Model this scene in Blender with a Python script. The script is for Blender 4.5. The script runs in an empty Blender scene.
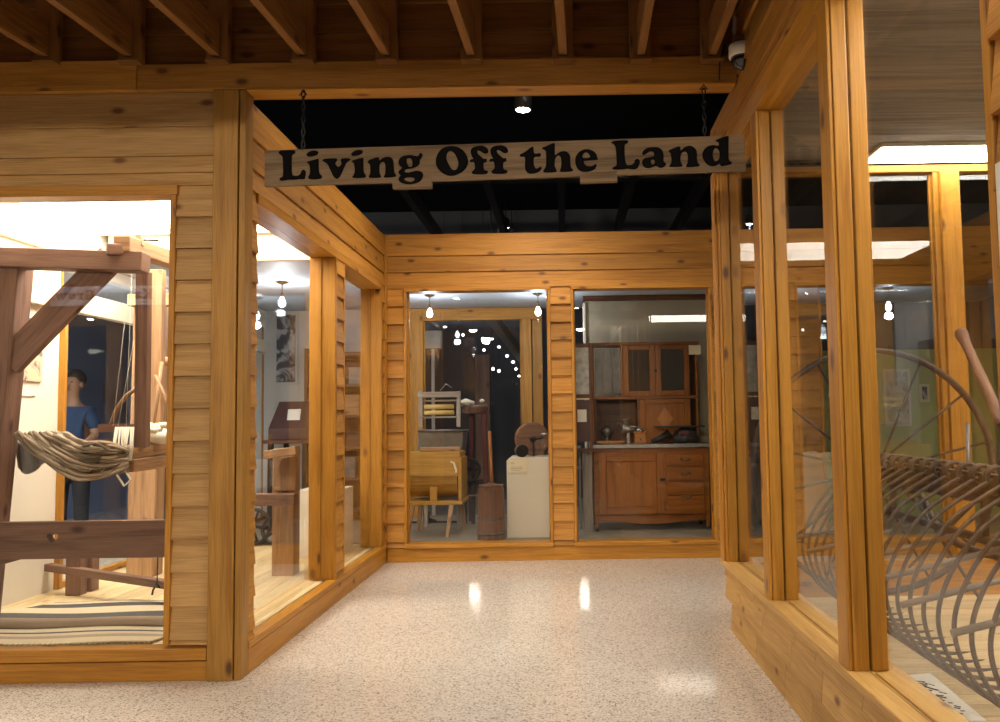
import bpy, bmesh, math, random
from mathutils import Vector, Matrix
R = random.Random(7)
SC = bpy.context.scene
COL = SC.collection
V3 = Vector

# ---------------------------------------------------------------- camera
H = 1.3
FPX = 850.0; CX = 565.0; CY = 361.0
TH = math.atan(57 / 850.0); RO = math.radians(0.86)
Fv = V3((0, math.cos(TH), math.sin(TH))); Uv = V3((0, -math.sin(TH), math.cos(TH))); Rv = V3((1, 0, 0))
cam = bpy.data.cameras.new('camera'); camo = bpy.data.objects.new('camera', cam); COL.objects.link(camo)
rt = Rv * math.cos(RO) - Uv * math.sin(RO); up = Rv * math.sin(RO) + Uv * math.cos(RO)
m = Matrix((rt, up, -Fv)).transposed().to_4x4(); m.translation = (0, 0, H); camo.matrix_world = m
cam.sensor_width = 36; cam.lens = 36 * FPX / 1000; cam.shift_x = (500 - CX) / 1000; cam.clip_start = .05
SC.camera = camo

def at(x, y, Y=None, X=None, Z=None):
    """the real-world point seen along a sight line, on the plane Y, X or Z (metres)"""
    u = x - CX; v = CY - y; c, s = math.cos(RO), math.sin(RO)
    d = Rv * (u * c + v * s) + Fv * FPX + Uv * (v * c - u * s)
    t = Y / d.y if Y is not None else (X / d.x if X is not None else (Z - H) / d.z)
    return V3((d.x * t, d.y * t, d.z * t + H))

# ---------------------------------------------------------------- materials
MATS = {}
def nm(name):
    mt = bpy.data.materials.new(name); mt.use_nodes = True
    nt = mt.node_tree; b = nt.nodes['Principled BSDF']
    MATS[name] = mt
    return mt, nt, b
def N(nt, t, **kw):
    n = nt.nodes.new(t)
    for k, v in kw.items():
        if k in n.inputs: n.inputs[k].default_value = v
        else: setattr(n, k, v)
    return n
def ramp(nt, fac, stops):
    r = nt.nodes.new('ShaderNodeValToRGB'); nt.links.new(fac, r.inputs[0])
    e = r.color_ramp.elements
    while len(e) < len(stops): e.new(.5)
    for i, (p, c) in enumerate(stops):
        e[i].position = p; e[i].color = (*c, 1) if len(c) == 3 else c
    return r
def mixc(nt, fac, a, b, mode='MIX'):
    n = nt.nodes.new('ShaderNodeMix'); n.data_type = 'RGBA'; n.blend_type = mode
    for sck, v in ((n.inputs[0], fac), (n.inputs[6], a), (n.inputs[7], b)):
        if hasattr(v, 'node'): nt.links.new(v, sck)
        else: sck.default_value = v if not isinstance(v, tuple) else (*v, 1)
    return n.outputs[2]
def wood(name, c1, c2, knot=None, rough=.5, var=.22, grain=1.0, knotscale=1.0, spec=.35, bump=.12):
    mt, nt, b = nm(name); L = nt.links.new
    uv = N(nt, 'ShaderNodeUVMap')
    m1 = N(nt, 'ShaderNodeMapping'); m1.inputs['Scale'].default_value = (1.1, 20 * grain, 1); L(uv.outputs[0], m1.inputs[0])
    n1 = N(nt, 'ShaderNodeTexNoise', Scale=1.0, Detail=6.0, Roughness=.6, Distortion=.9); L(m1.outputs[0], n1.inputs['Vector'])
    m2 = N(nt, 'ShaderNodeMapping'); m2.inputs['Scale'].default_value = (5, 170 * grain, 1); L(uv.outputs[0], m2.inputs[0])
    n2 = N(nt, 'ShaderNodeTexNoise', Scale=1.0, Detail=3.0); L(m2.outputs[0], n2.inputs['Vector'])
    r1 = ramp(nt, n1.outputs[0], [(.3, c2), (.52, c1), (.75, tuple(min(1, x * 1.12) for x in c1))])
    r2 = ramp(nt, n2.outputs[0], [(.35, (.74, .70, .64)), (.6, (1, 1, 1))])
    col = mixc(nt, .8, r1.outputs[0], r2.outputs[0], 'MULTIPLY')
    if knot:
        m3 = N(nt, 'ShaderNodeMapping'); m3.inputs['Scale'].default_value = (2.1 * knotscale, 4.2 * knotscale, 1); L(uv.outputs[0], m3.inputs[0])
        vo = N(nt, 'ShaderNodeTexVoronoi', Scale=1.0, voronoi_dimensions='2D'); L(m3.outputs[0], vo.inputs['Vector'])
        r3 = ramp(nt, vo.outputs['Distance'], [(.045, (1, 1, 1)), (.075, (.5, .5, .5)), (.12, (0, 0, 0))])
        # only some cells carry a knot
        sx = N(nt, 'ShaderNodeSeparateColor'); L(vo.outputs['Color'], sx.inputs[0])
        gt = N(nt, 'ShaderNodeMath', operation='GREATER_THAN'); gt.inputs[1].default_value = .6; L(sx.outputs[0], gt.inputs[0])
        mu = N(nt, 'ShaderNodeMath', operation='MULTIPLY'); L(r3.outputs[0], mu.inputs[0]); L(gt.outputs[0], mu.inputs[1])
        col = mixc(nt, mu.outputs[0], col, knot)
    geo = N(nt, 'ShaderNodeNewGeometry')
    mr = N(nt, 'ShaderNodeMapRange'); mr.inputs['To Min'].default_value = 1 - var; mr.inputs['To Max'].default_value = 1 + var * .6
    L(geo.outputs['Random Per Island'], mr.inputs[0])
    hs = N(nt, 'ShaderNodeHueSaturation'); L(mr.outputs[0], hs.inputs['Value']); L(col, hs.inputs['Color'])
    L(hs.outputs[0], b.inputs['Base Color'])
    b.inputs['Roughness'].default_value = rough; b.inputs['Specular IOR Level'].default_value = spec
    bp = N(nt, 'ShaderNodeBump', Strength=bump, Distance=.003); L(n2.outputs[0], bp.inputs['Height']); L(bp.outputs[0], b.inputs['Normal'])
    return mt
def plain(name, c, rough=.6, metal=0, spec=.4, noise=.0, nscale=12, em=None, es=0):
    mt, nt, b = nm(name); L = nt.links.new
    b.inputs['Base Color'].default_value = (*c, 1); b.inputs['Roughness'].default_value = rough
    b.inputs['Metallic'].default_value = metal; b.inputs['Specular IOR Level'].default_value = spec
    if noise:
        tc = N(nt, 'ShaderNodeTexCoord')
        n = N(nt, 'ShaderNodeTexNoise', Scale=nscale, Detail=5.0); L(tc.outputs['Object'], n.inputs['Vector'])
        r = ramp(nt, n.outputs[0], [(.3, tuple(x * (1 - noise) for x in c)), (.7, tuple(min(1, x * (1 + noise * .6)) for x in c))])
        L(r.outputs[0], b.inputs['Base Color'])
    if em:
        b.inputs['Emission Color'].default_value = (*em, 1); b.inputs['Emission Strength'].default_value = es
    return mt

wood('post_pine', (.40, .205, .038), (.29, .13, .018), (.10, .04, .010), .45, .14)
wood('facade_cedar', (.50, .30, .115), (.37, .20, .065), (.16, .065, .025), .6, .2, knotscale=1.1)
wood('frame_pine', (.49, .225, .028), (.35, .138, .013), (.13, .05, .012), .42, .2)
wood('siding_cedar', (.49, .232, .042), (.34, .140, .020), (.15, .06, .02), .55, .26, knotscale=1.15)
wood('shaded_cedar', (.27, .120, .030), (.16, .066, .016), (.08, .03, .012), .6, .24)  # same cedar, colour darkened to hold the shade under the porch roof
wood('skirt_pine', (.58, .345, .11), (.45, .24, .065), (.20, .085, .03), .5, .12, knotscale=1.2)
wood('deck_plank', (.70, .52, .28), (.54, .37, .18), (.34, .2, .1), .5, .18, grain=.7)
wood('pale_plank', (.74, .58, .33), (.58, .42, .21), (.40, .26, .14), .5, .16, grain=.7)
wood('loom_wood', (.23, .125, .085), (.125, .064, .045), (.07, .03, .02), .6, .15, grain=.8)
wood('loom_pale', (.40, .235, .125), (.25, .135, .065), (.2, .1, .05), .6, .2)
wood('grey_wood', (.36, .32, .28), (.24, .20, .17), None, .7, .15)
wood('sign_board', (.235, .165, .10), (.13, .09, .058), None, .9, .08, grain=.8, spec=.1)
wood('oak_cabinet', (.26, .082, .005), (.15, .042, .003), None, .4, .1)
wood('dark_oak', (.13, .05, .02), (.07, .025, .01), None, .45, .1)
wood('ochre_paint', (.44, .24, .045), (.33, .16, .025), None, .5, .1)
wood('churn_wood', (.16, .07, .035), (.09, .035, .018), None, .5, .2)
wood('pulley_wood', (.42, .17, .045), (.28, .095, .02), None, .5, .1)
plain('dark_green', (.02, .035, .032), .6)
plain('iron', (.10, .075, .06), .55, .5, noise=.4, nscale=20)
plain('rod_iron', (.20, .16, .125), .6, .3, noise=.2)
plain('rust_iron', (.085, .058, .042), .6, .35, noise=.35, nscale=25)
plain('black_iron', (.018, .017, .017), .5, .3)
plain('zinc', (.25, .24, .23), .4, .7, noise=.2)
plain('chrome', (.7, .7, .68), .2, 1)
plain('white_wall', (.80, .76, .68), .8, noise=.05, nscale=3)
plain('cream_trim', (.72, .64, .50), .7)
plain('grey_wall', (.52, .52, .50), .8)
plain('tan_wall', (.40, .35, .25), .8, noise=.06, nscale=2)
plain('green_wall', (.42, .46, .16), .8)
plain('grey_ceiling', (.50, .53, .56), .6, noise=.12, nscale=1.5)
plain('white_ceiling', (.86, .84, .80), .8)
plain('exhibit_floor', (.25, .21, .155), .6, noise=.25, nscale=5)
plain('pedestal_white', (.66, .60, .50), .7)
plain('black_paint', (.006, .006, .007), .7, spec=.2)
plain('dark_beam', (.06, .05, .045), .8)
plain('hall_brown', (.06, .028, .018), .8)
plain('letter_black', (.004, .0035, .0035), .8, spec=.08)
plain('card_white', (.80, .76, .68), .7)
plain('card_cream', (.72, .62, .44), .7)
plain('white_plastic', (.75, .68, .58), .4)
plain('dome_black', (.012, .012, .014), .06, spec=.8)
plain('rubber', (.03, .03, .03), .7)
wood('yarn', (.46, .36, .26), (.26, .19, .13), None, .9, .6)
plain('yarn_white', (.78, .72, .60), .9)
plain('wringer_roll', (.58, .42, .16), .7)
plain('red_iron', (.09, .018, .016), .5, .2)
plain('frosted', (.42, .41, .38), .35, noise=.35, nscale=18)
plain('dim_glass', (.13, .11, .085), .3, noise=.5, nscale=9)
plain('night_blue', (.30, .38, .60), .6)
plain('shirt_blue', (.012, .035, .10), .8)
plain('skin', (.22, .12, .08), .5)
plain('hair', (.012, .010, .010), .5)
plain('trousers', (.010, .012, .018), .8)
plain('cab_glass', (.05, .045, .04), .08, spec=.6)
plain('trunk_red', (.085, .04, .035), .5)
plain('cloud_grey', (.25, .24, .24), .6)
plain('bronze', (.22, .13, .06), .35, .8)
plain('night', (.05, .058, .075), .6)
plain('lamp_glow', (1, 1, 1), .5, em=(1, .93, .82), es=40)
plain('globe_glow', (1, 1, 1), .5, em=(1, .95, .88), es=170)
plain('small_glow', (1, 1, 1), .5, em=(1, .95, .88), es=7)
plain('bulb_glow', (1, 1, 1), .5, em=(.86, .93, 1.0), es=30)
plain('panel_glow', (1, 1, 1), .5, em=(1, .93, .78), es=17.0)
plain('strip_glow', (1, 1, 1), .5, em=(1, .93, .80), es=22.0)

def terrazzo():
    mt, nt, b = nm('terrazzo'); L = nt.links.new
    tc = N(nt, 'ShaderNodeTexCoord')
    n = N(nt, 'ShaderNodeTexNoise', Scale=3.0, Detail=6.0); L(tc.outputs['Object'], n.inputs['Vector'])
    v1 = N(nt, 'ShaderNodeTexVoronoi', Scale=150.0); L(tc.outputs['Object'], v1.inputs['Vector'])
    s1 = N(nt, 'ShaderNodeSeparateColor'); L(v1.outputs['Color'], s1.inputs[0])
    base = ramp(nt, n.outputs[0], [(.3, (.56, .50, .455)), (.7, (.64, .58, .53))])
    chips = ramp(nt, s1.outputs[0], [(0, (.16, .12, .10)), (.11, (.22, .17, .14)), (.15, (.56, .49, .435)), (.55, (.64, .58, .52)), (.8, (.75, .70, .64)), (1, (.84, .79, .73))])
    c = mixc(nt, .75, base.outputs[0], chips.outputs[0])
    L(c, b.inputs['Base Color']); b.inputs['Roughness'].default_value = .17; b.inputs['Specular IOR Level'].default_value = .42
    n3 = N(nt, 'ShaderNodeTexNoise', Scale=2.2, Detail=4.0); L(tc.outputs['Object'], n3.inputs['Vector'])
    rr = ramp(nt, n3.outputs[0], [(.3, (.045,) * 3), (.7, (.10,) * 3)]); L(rr.outputs[0], b.inputs['Roughness'])
terrazzo()
def glass():
    mt = bpy.data.materials.new('pane_glass'); mt.use_nodes = True; nt = mt.node_tree; nt.nodes.clear(); L = nt.links.new
    geo = N(nt, 'ShaderNodeNewGeometry'); mr = N(nt, 'ShaderNodeMapRange')
    mr.inputs['To Min'].default_value = 1.5; mr.inputs['To Max'].default_value = 1 / 1.5; L(geo.outputs['Backfacing'], mr.inputs[0])
    fr = N(nt, 'ShaderNodeFresnel'); L(mr.outputs[0], fr.inputs[0])
    tr = N(nt, 'ShaderNodeBsdfTransparent'); tr.inputs[0].default_value = (.985, .99, .985, 1)
    gl = N(nt, 'ShaderNodeBsdfGlossy'); gl.inputs['Roughness'].default_value = 0.0
    mx = N(nt, 'ShaderNodeMixShader'); L(fr.outputs[0], mx.inputs[0]); L(tr.outputs[0], mx.inputs[1]); L(gl.outputs[0], mx.inputs[2])
    o = N(nt, 'ShaderNodeOutputMaterial'); L(mx.outputs[0], o.inputs[0]); MATS['pane_glass'] = mt
glass()
def rugmat(name, stops_):
    mt, nt, b = nm(name); L = nt.links.new
    uv = N(nt, 'ShaderNodeUVMap'); s = N(nt, 'ShaderNodeSeparateXYZ'); L(uv.outputs[0], s.inputs[0])
    n = N(nt, 'ShaderNodeTexNoise', Scale=60.0, Detail=2.0); L(uv.outputs[0], n.inputs['Vector'])
    ad = N(nt, 'ShaderNodeMath', operation='MULTIPLY_ADD'); ad.inputs[1].default_value = .012; L(n.outputs[0], ad.inputs[0]); L(s.outputs[1], ad.inputs[2])
    r = ramp(nt, ad.outputs[0], stops_)
    r.color_ramp.interpolation = 'CONSTANT'
    n2 = N(nt, 'ShaderNodeTexNoise', Scale=220.0); L(uv.outputs[0], n2.inputs['Vector'])
    r2 = ramp(nt, n2.outputs[0], [(.3, (.7, .7, .7)), (.7, (1.1, 1.1, 1.1))])
    L(mixc(nt, .7, r.outputs[0], r2.outputs[0], 'MULTIPLY'), b.inputs['Base Color']); b.inputs['Roughness'].default_value = .95
lt = (.64, .53, .36); dk = (.07, .064, .062); gy = (.38, .28, .19)
rugmat('rug_weave', [(0, gy), (.155, dk), (.42, lt), (.70, dk), (.88, lt), (.96, gy)])
rugmat('rug_weave_low', [(0, lt), (.22, gy), (.34, lt), (.46, dk), (.53, lt), (.72, dk), (.80, lt)])
def inkmat(name, c1, c2, sc, thr):
    mt, nt, b = nm(name); L = nt.links.new
    tc = N(nt, 'ShaderNodeTexCoord'); n = N(nt, 'ShaderNodeTexNoise', Scale=sc, Detail=6.0, Distortion=1.5); L(tc.outputs['Object'], n.inputs['Vector'])
    r = ramp(nt, n.outputs[0], [(thr - .06, c2), (thr + .04, c1)]); L(r.outputs[0], b.inputs['Base Color']); b.inputs['Roughness'].default_value = .6
inkmat('photo_grey', (.42, .42, .42), (.06, .06, .07), 5, .52)
inkmat('photo_straw', (.70, .52, .36), (.16, .13, .14), 9, .48)
inkmat('map_print', (.58, .52, .42), (.30, .34, .28), 7, .5)

# ---------------------------------------------------------------- mesh builder
def basis(d):
    d = V3(d).normalized(); a = V3((0, 0, 1)) if abs(d.z) < .9 else V3((1, 0, 0))
    s = d.cross(a).normalized(); return d, s, s.cross(d).normalized()
class MB:
    def __init__(self):
        self.bm = bmesh.new(); self.uv = self.bm.loops.layers.uv.new('UVMap'); self.mats = []; self.cur = 0
    def mat(self, name):
        if name not in self.mats: self.mats.append(name)
        self.cur = self.mats.index(name); return self
    def _uv(self, faces, g, off=None):
        g = V3(g).normalized(); o = off or (R.uniform(0, 40), R.uniform(0, 40))
        for f in faces:
            f.normal_update(); n = f.normal; f.material_index = self.cur
            v = n.cross(g)
            if v.length < .35:
                u, v = basis(g)[1:]; 
                for l in f.loops: l[self.uv].uv = (l.vert.co.dot(u) + o[0], l.vert.co.dot(v) + o[1])
            else:
                v.normalize()
                for l in f.loops: l[self.uv].uv = (l.vert.co.dot(g) + o[0], l.vert.co.dot(v) + o[1])
    def hexa(self, c, g):
        vs = [self.bm.verts.new(p) for p in c]
        fs = [self.bm.faces.new([vs[i] for i in q]) for q in ((0, 3, 2, 1), (4, 5, 6, 7), (0, 1, 5, 4), (1, 2, 6, 5), (2, 3, 7, 6), (3, 0, 4, 7))]
        self._uv(fs, g); return self
    def box(self, a, b, g=None):
        x0, y0, z0 = (min(p, q) for p, q in zip(a, b)); x1, y1, z1 = (max(p, q) for p, q in zip(a, b))
        if g is None:
            d = (x1 - x0, y1 - y0, z1 - z0); k = d.index(max(d)); g = [0, 0, 0]; g[k] = 1
        return self.hexa([(x0, y0, z0), (x1, y0, z0), (x1, y1, z0), (x0, y1, z0), (x0, y0, z1), (x1, y0, z1), (x1, y1, z1), (x0, y1, z1)], g)
    def beam(self, p0, p1, w, h, upv=(0, 0, 1), w1=None, h1=None):
        p0 = V3(p0); p1 = V3(p1); d = (p1 - p0).normalized(); s = d.cross(V3(upv))
        if s.length < .05: s = d.cross(V3((0, 1, 0)))
        s.normalize(); u = s.cross(d).normalized(); w1 = w1 or w; h1 = h1 or h
        q = [p0 - s * w / 2 - u * h / 2, p0 + s * w / 2 - u * h / 2, p0 + s * w / 2 + u * h / 2, p0 - s * w / 2 + u * h / 2]
        r = [p1 - s * w1 / 2 - u * h1 / 2, p1 + s * w1 / 2 - u * h1 / 2, p1 + s * w1 / 2 + u * h1 / 2, p1 - s * w1 / 2 + u * h1 / 2]
        return self.hexa(q + r, d)
    def tube(self, pts, r, n=8, cap=True, closed=False):
        pts = [V3(p) for p in pts]; rs = r if isinstance(r, (list, tuple)) else [r] * len(pts)
        rings = []; prev = None; L = len(pts)
        for i, p in enumerate(pts):
            a = pts[(i - 1) % L] if (closed or i) else p; c = pts[(i + 1) % L] if (closed or i < L - 1) else p
            d = (c - a).normalized()
            if prev is None: s = basis(d)[1]
            else:
                s = prev - d * prev.dot(d); s = s.normalized() if s.length > 1e-4 else basis(d)[1]
            prev = s; u = d.cross(s)
            rings.append([self.bm.verts.new(p + (s * math.cos(t) + u * math.sin(t)) * rs[i]) for t in (2 * math.pi * k / n for k in range(n))])
        fs = []; M = L if closed else L - 1; o = (R.uniform(0, 40), R.uniform(0, 40)); acc = 0
        for i in range(M):
            A = rings[i]; B = rings[(i + 1) % L]; ln = (pts[(i + 1) % L] - pts[i]).length
            for k in range(n):
                f = self.bm.faces.new((A[k], A[(k + 1) % n], B[(k + 1) % n], B[k])); f.smooth = True; f.material_index = self.cur
                cr = 2 * math.pi * rs[i] / n
                for l, w in zip(f.loops, ((acc, k), (acc, k + 1), (acc + ln, k + 1), (acc + ln, k))): l[self.uv].uv = (w[0] + o[0], w[1] * cr + o[1])
            acc += ln
        if cap and not closed:
            fs = [self.bm.faces.new(rings[0][::-1]), self.bm.faces.new(rings[-1])]; self._uv(fs, basis(pts[-1] - pts[0])[1])
        return self
    def lathe(self, prof, org=(0, 0, 0), axis=(0, 0, 1), n=28, smooth=True):
        d, s, u = basis(axis); org = V3(org); rings = []; o = (R.uniform(0, 40), R.uniform(0, 40))
        for r, z in prof:
            rings.append([self.bm.verts.new(org + d * z + (s * math.cos(2 * math.pi * k / n) + u * math.sin(2 * math.pi * k / n)) * max(r, 1e-4)) for k in range(n)])
        for i in range(len(rings) - 1):
            A, B = rings[i], rings[i + 1]
            for k in range(n):
                f = self.bm.faces.new((A[k], A[(k + 1) % n], B[(k + 1) % n], B[k])); f.smooth = smooth; f.material_index = self.cur
                rr = 2 * math.pi * max(prof[i][0], prof[i + 1][0]) / n
                for l, w in zip(f.loops, ((i, k), (i, k + 1), (i + 1, k + 1), (i + 1, k))):
                    l[self.uv].uv = (prof[w[0]][1] + o[0], w[1] * rr + o[1])
        for ring, rev in ((rings[0], True), (rings[-1], False)):
            f = self.bm.faces.new(ring[::-1] if rev else ring); self._uv([f], s)
        bmesh.ops.recalc_face_normals(self.bm, faces=self.bm.faces[:]) if False else None
        return self
    def ball(self, c, r, sz=1.0, n=16):
        pr = [(r * math.sin(math.pi * i / n), -r * sz * math.cos(math.pi * i / n)) for i in range(n + 1)]
        return self.lathe(pr, c, (0, 0, 1), n * 2)
    def prism(self, poly, fn, d, g=None):
        """poly of 2D points; fn maps (a,b) to a 3D point; d = extrusion vector"""
        d = V3(d); a = [self.bm.verts.new(fn(*p)) for p in poly]; b = [self.bm.verts.new(V3(fn(*p)) + d) for p in poly]; n = len(poly)
        fs = [self.bm.faces.new(a[::-1]), self.bm.faces.new(b)] + [self.bm.faces.new((a[i], a[(i + 1) % n], b[(i + 1) % n], b[i])) for i in range(n)]
        self._uv(fs, g or (V3(fn(*poly[1])) - V3(fn(*poly[0])))); return self
    def grid(self, fn, nu, nv):
        vs = [[self.bm.verts.new(fn(i / nu, j / nv)) for j in range(nv + 1)] for i in range(nu + 1)]
        for i in range(nu):
            for j in range(nv):
                f = self.bm.faces.new((vs[i][j], vs[i + 1][j], vs[i + 1][j + 1], vs[i][j + 1])); f.smooth = True; f.material_index = self.cur
                for l, w in zip(f.loops, ((i, j), (i + 1, j), (i + 1, j + 1), (i, j + 1))): l[self.uv].uv = (w[0] / nu, w[1] / nv)
        return self
    def build(self, name, mat=None, parent=None, bevel=0, **props):
        bm = self.bm; bmesh.ops.recalc_face_normals(bm, faces=bm.faces[:])
        if parent is None:
            xs = [v.co for v in bm.verts]; lo = V3((min(c[i] for c in xs) for i in range(3))); hi = V3((max(c[i] for c in xs) for i in range(3)))
            org = V3(((lo.x + hi.x) / 2, (lo.y + hi.y) / 2, lo.z))
        else: org = ORG[parent.name]
        for v in bm.verts: v.co -= org
        me = bpy.data.meshes.new(name); bm.to_mesh(me); bm.free()
        for k in (self.mats or [mat]): me.materials.append(MATS[k])
        o = bpy.data.objects.new(name, me); COL.objects.link(o)
        if parent is None: o.location = org
        else: o.parent = parent
        ORG[o.name] = org
        if bevel:
            md = o.modifiers.new('bevel', 'BEVEL'); md.width = bevel; md.segments = 2; md.limit_method = 'ANGLE'; md.angle_limit = math.radians(40); md.harden_normals = False
        for k, v in props.items(): o[k] = v
        return o
ORG = {}
def thing(name, label, cat, loc, group=None):
    o = bpy.data.objects.new(name, None); COL.objects.link(o); o.location = loc; o.empty_display_size = .05
    o['label'] = label; o['category'] = cat
    if group: o['group'] = group
    ORG[o.name] = V3(loc); return o
def tag(o, label, cat, group=None):
    o['label'] = label; o['category'] = cat
    if group: o['group'] = group
    return o
def S(mb, name, mat, bevel=.003, parent=None):
    o = mb.build(name, mat, parent, bevel)
    if parent is None: o['kind'] = 'structure'
    return o
def dup(root, delta, label=None):
    r = root.copy(); COL.objects.link(r); r.location = root.location + V3(delta)
    if label: r['label'] = label
    for ch in list(root.children):
        c = ch.copy(); COL.objects.link(c); c.parent = r
        for g in list(ch.children):
            k = g.copy(); COL.objects.link(k); k.parent = c
    return r
TRIM = [0]
def trim(mb, mat='frame_pine', bevel=.004):
    TRIM[0] += 1
    return S(mb, 'trim_%d' % TRIM[0], mat, bevel)
WIN = [0]
def window(frame_mb, pane_a, pane_b, mat='frame_pine'):
    WIN[0] += 1
    f = S(frame_mb, 'window_%d' % WIN[0], mat, .002)
    MB().box(pane_a, pane_b).build('pane', 'pane_glass', f)
    return f

# ---------------------------------------------------------------- dimensions of the place
XL = -1.70; YF = 4.43; YB = 7.93; TOP = 3.05; XR = .95; YE = 5.15
PITCH = .168

def lap_y(mb, x0, x1, y, z0, z1, start=None, n=-1, th=.027):
    """lapped boards on a wall that faces -Y (n=-1)"""
    z = z1; 
    while z > z0 + .01:
        zb = max(z - PITCH, z0)
        mb.hexa([(x0, y + n * th, zb), (x1, y + n * th, zb), (x1, y + .03, zb), (x0, y + .03, zb),
                 (x0, y + n * .006, z), (x1, y + n * .006, z), (x1, y + .03, z), (x0, y + .03, z)], (1, 0, 0))
        z = zb
def lap_x(mb, y0, y1, x, z0, z1, n=1, th=.027):
    z = z1
    while z > z0 + .01:
        zb = max(z - PITCH, z0)
        a, b, c = x - n * .03, x + n * th, x + n * .006
        mb.hexa([(a, y0, zb), (b, y0, zb), (b, y1, zb), (a, y1, zb), (a, y0, z), (c, y0, z), (c, y1, z), (a, y1, z)], (0, 1, 0))
        z = zb
def boards_y(mb, x0, x1, y, zs, th=.022):
    for a, b in zip(zs[:-1], zs[1:]):
        mb.hexa([(x0, y - th, b), (x1, y - th, b), (x1, y + .03, b), (x0, y + .03, b), (x0, y - .008, a), (x1, y - .008, a), (x1, y + .03, a), (x0, y + .03, a)], (1, 0, 0))
def boards_x(mb, y0, y1, x, zs, n=1, th=.022):
    for a, b in zip(zs[:-1], zs[1:]):
        p, q, r = x - n * .03, x + n * th, x + n * .008
        mb.hexa([(p, y0, b), (q, y0, b), (q, y1, b), (p, y1, b), (p, y0, a), (r, y0, a), (r, y1, a), (p, y1, a)], (0, 1, 0))

# ================================================================= SETTING
# floor of polished terrazzo
S(MB().box((-9, -13, -.1), (9, 14, 0)), 'floor', 'terrazzo', 0)
# ---- left front facade (faces the camera)
w = MB()
boards_y(w, -6.5, -1.835, YF, [3.06, 2.875, 2.715, 2.625, 2.555])
lap_y(w, -2.055, -1.835, YF, .18, 2.555)
S(w, 'wall_front', 'facade_cedar', .002)
trim(MB().box((-6.5, YF - .035, 2.503), (-2.025, YF + .10, 2.556)))                       # head of the big window
trim(MB().box((-2.062, YF - .035, .18), (-2.032, YF + .10, 2.503)))                       # right stile
trim(MB().box((-6.5, YF - .045, .105), (-1.837, YF + .055, .165)))                         # sill rail
trim(MB().box((-6.5, YF - .03, 0), (-1.837, YF + .055, .097)))                             # base board
fr = MB().box((-6.5, YF + .06, .165), (-6.4, YF + .09, 2.503)).box((-2.075, YF + .062, .166), (-2.0625, YF + .1, 2.502))
window(fr, (-6.4, YF + .072, .166), (-2.075, YF + .078, 2.502))
# corner post of two planks
trim(MB().box((-1.835, YF - .045, 0), (-1.705, YF + .055, 3.06)).box((-1.70, YF - .035, 0), (-1.665, YF + .07, 3.06)), 'post_pine')
# ---- left side wall (faces the corridor)
w = MB()
boards_x(w, YF + .07, YB - .02, XL, [TOP, 2.85, 2.68, 2.562])
lap_x(w, YF + .07, 4.62, XL, .165, 2.562)
lap_x(w, 6.24, 6.45, XL, .165, 2.562)
lap_x(w, 7.79, YB - .02, XL, .165, 2.562)
w.box((-1.86, YF + .121, 2.60), (-1.731, YB + .03, TOP - .01))
S(w, 'wall_left', 'siding_cedar', .002)
trim(MB().box((-1.87, 4.62, 2.508), (-1.675, 7.79, 2.56)))
trim(MB().box((-1.87, 4.62, .165), (-1.69, 4.64, 2.508)))
trim(MB().box((-1.87, 6.20, .165), (-1.787, 6.24, 2.508)).box((-1.782, 6.195, .165), (-1.675, 6.24, 2.508)))
trim(MB().box((-1.87, 6.452, .165), (-1.68, 6.48, 2.508)))
trim(MB().box((-1.87, 7.75, .165), (-1.787, 7.79, 2.508)).box((-1.782, 7.745, .165), (-1.675, 7.79, 2.508)))
trim(MB().box((-1.74, YF + .07, .13), (-1.66, YB - .02, .165)))
trim(MB().box((-1.74, YF + .07, 0), (-1.665, YB - .02, .128)))
fr = MB().box((-1.80, 4.641, .166), (-1.78, 4.652, 2.507)).box((-1.80, 6.183, .166), (-1.78, 6.194, 2.507))
window(fr, (-1.793, 4.652, .166), (-1.787, 6.183, 2.507))
fr = MB().box((-1.80, 6.481, .166), (-1.78, 6.505, 2.507)).box((-1.80, 7.733, .166), (-1.78, 7.744, 2.507))
window(fr, (-1.793, 6.505, .166), (-1.787, 7.733, 2.507))
# ---- back wall across the corridor, running on behind the right display case
w = MB()
boards_y(w, -1.66, 5.0, YB, [TOP, 2.842, 2.688, 2.535])
for a, b in ((-1.66, -1.503), (-.130, .063), (1.380, 1.56), (2.10, 2.38)): lap_y(w, a, b, YB, .13, 2.535)
w.box((-1.68, YB + .031, 2.58), (5.0, YB + .12, TOP - .01))
S(w, 'wall_back', 'siding_cedar', .002)
trim(MB().box((-1.69, YB - .03, .165), (-1.662, YB + .01, TOP)), 'frame_pine')
trim(MB().box((-1.66, YB - .02, 0), (5.0, YB + .10, .125)))
for i, (a, b) in enumerate(((-1.478, -.155), (.088, 1.355), (1.58, 2.08), (2.40, 4.2))):
    trim(MB().box((a - .025, YB - .04, 2.503), (b + .025, YB + .12, 2.534)))
    trim(MB().box((a - .025, YB - .05, .127), (b + .025, YB + .14, .165)))
    trim(MB().box((a - .024, YB - .035, .166), (a, YB + .12, 2.502)))
    trim(MB().box((b, YB - .035, .166), (b + .024, YB + .12, 2.502)))
    f2 = MB().box((a, YB + .05, .166), (a + .012, YB + .08, 2.502)).box((b - .012, YB + .05, .166), (b, YB + .08, 2.502))
    window(f2, (a + .012, YB + .062, .166), (b - .012, YB + .068, 2.502))
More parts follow.
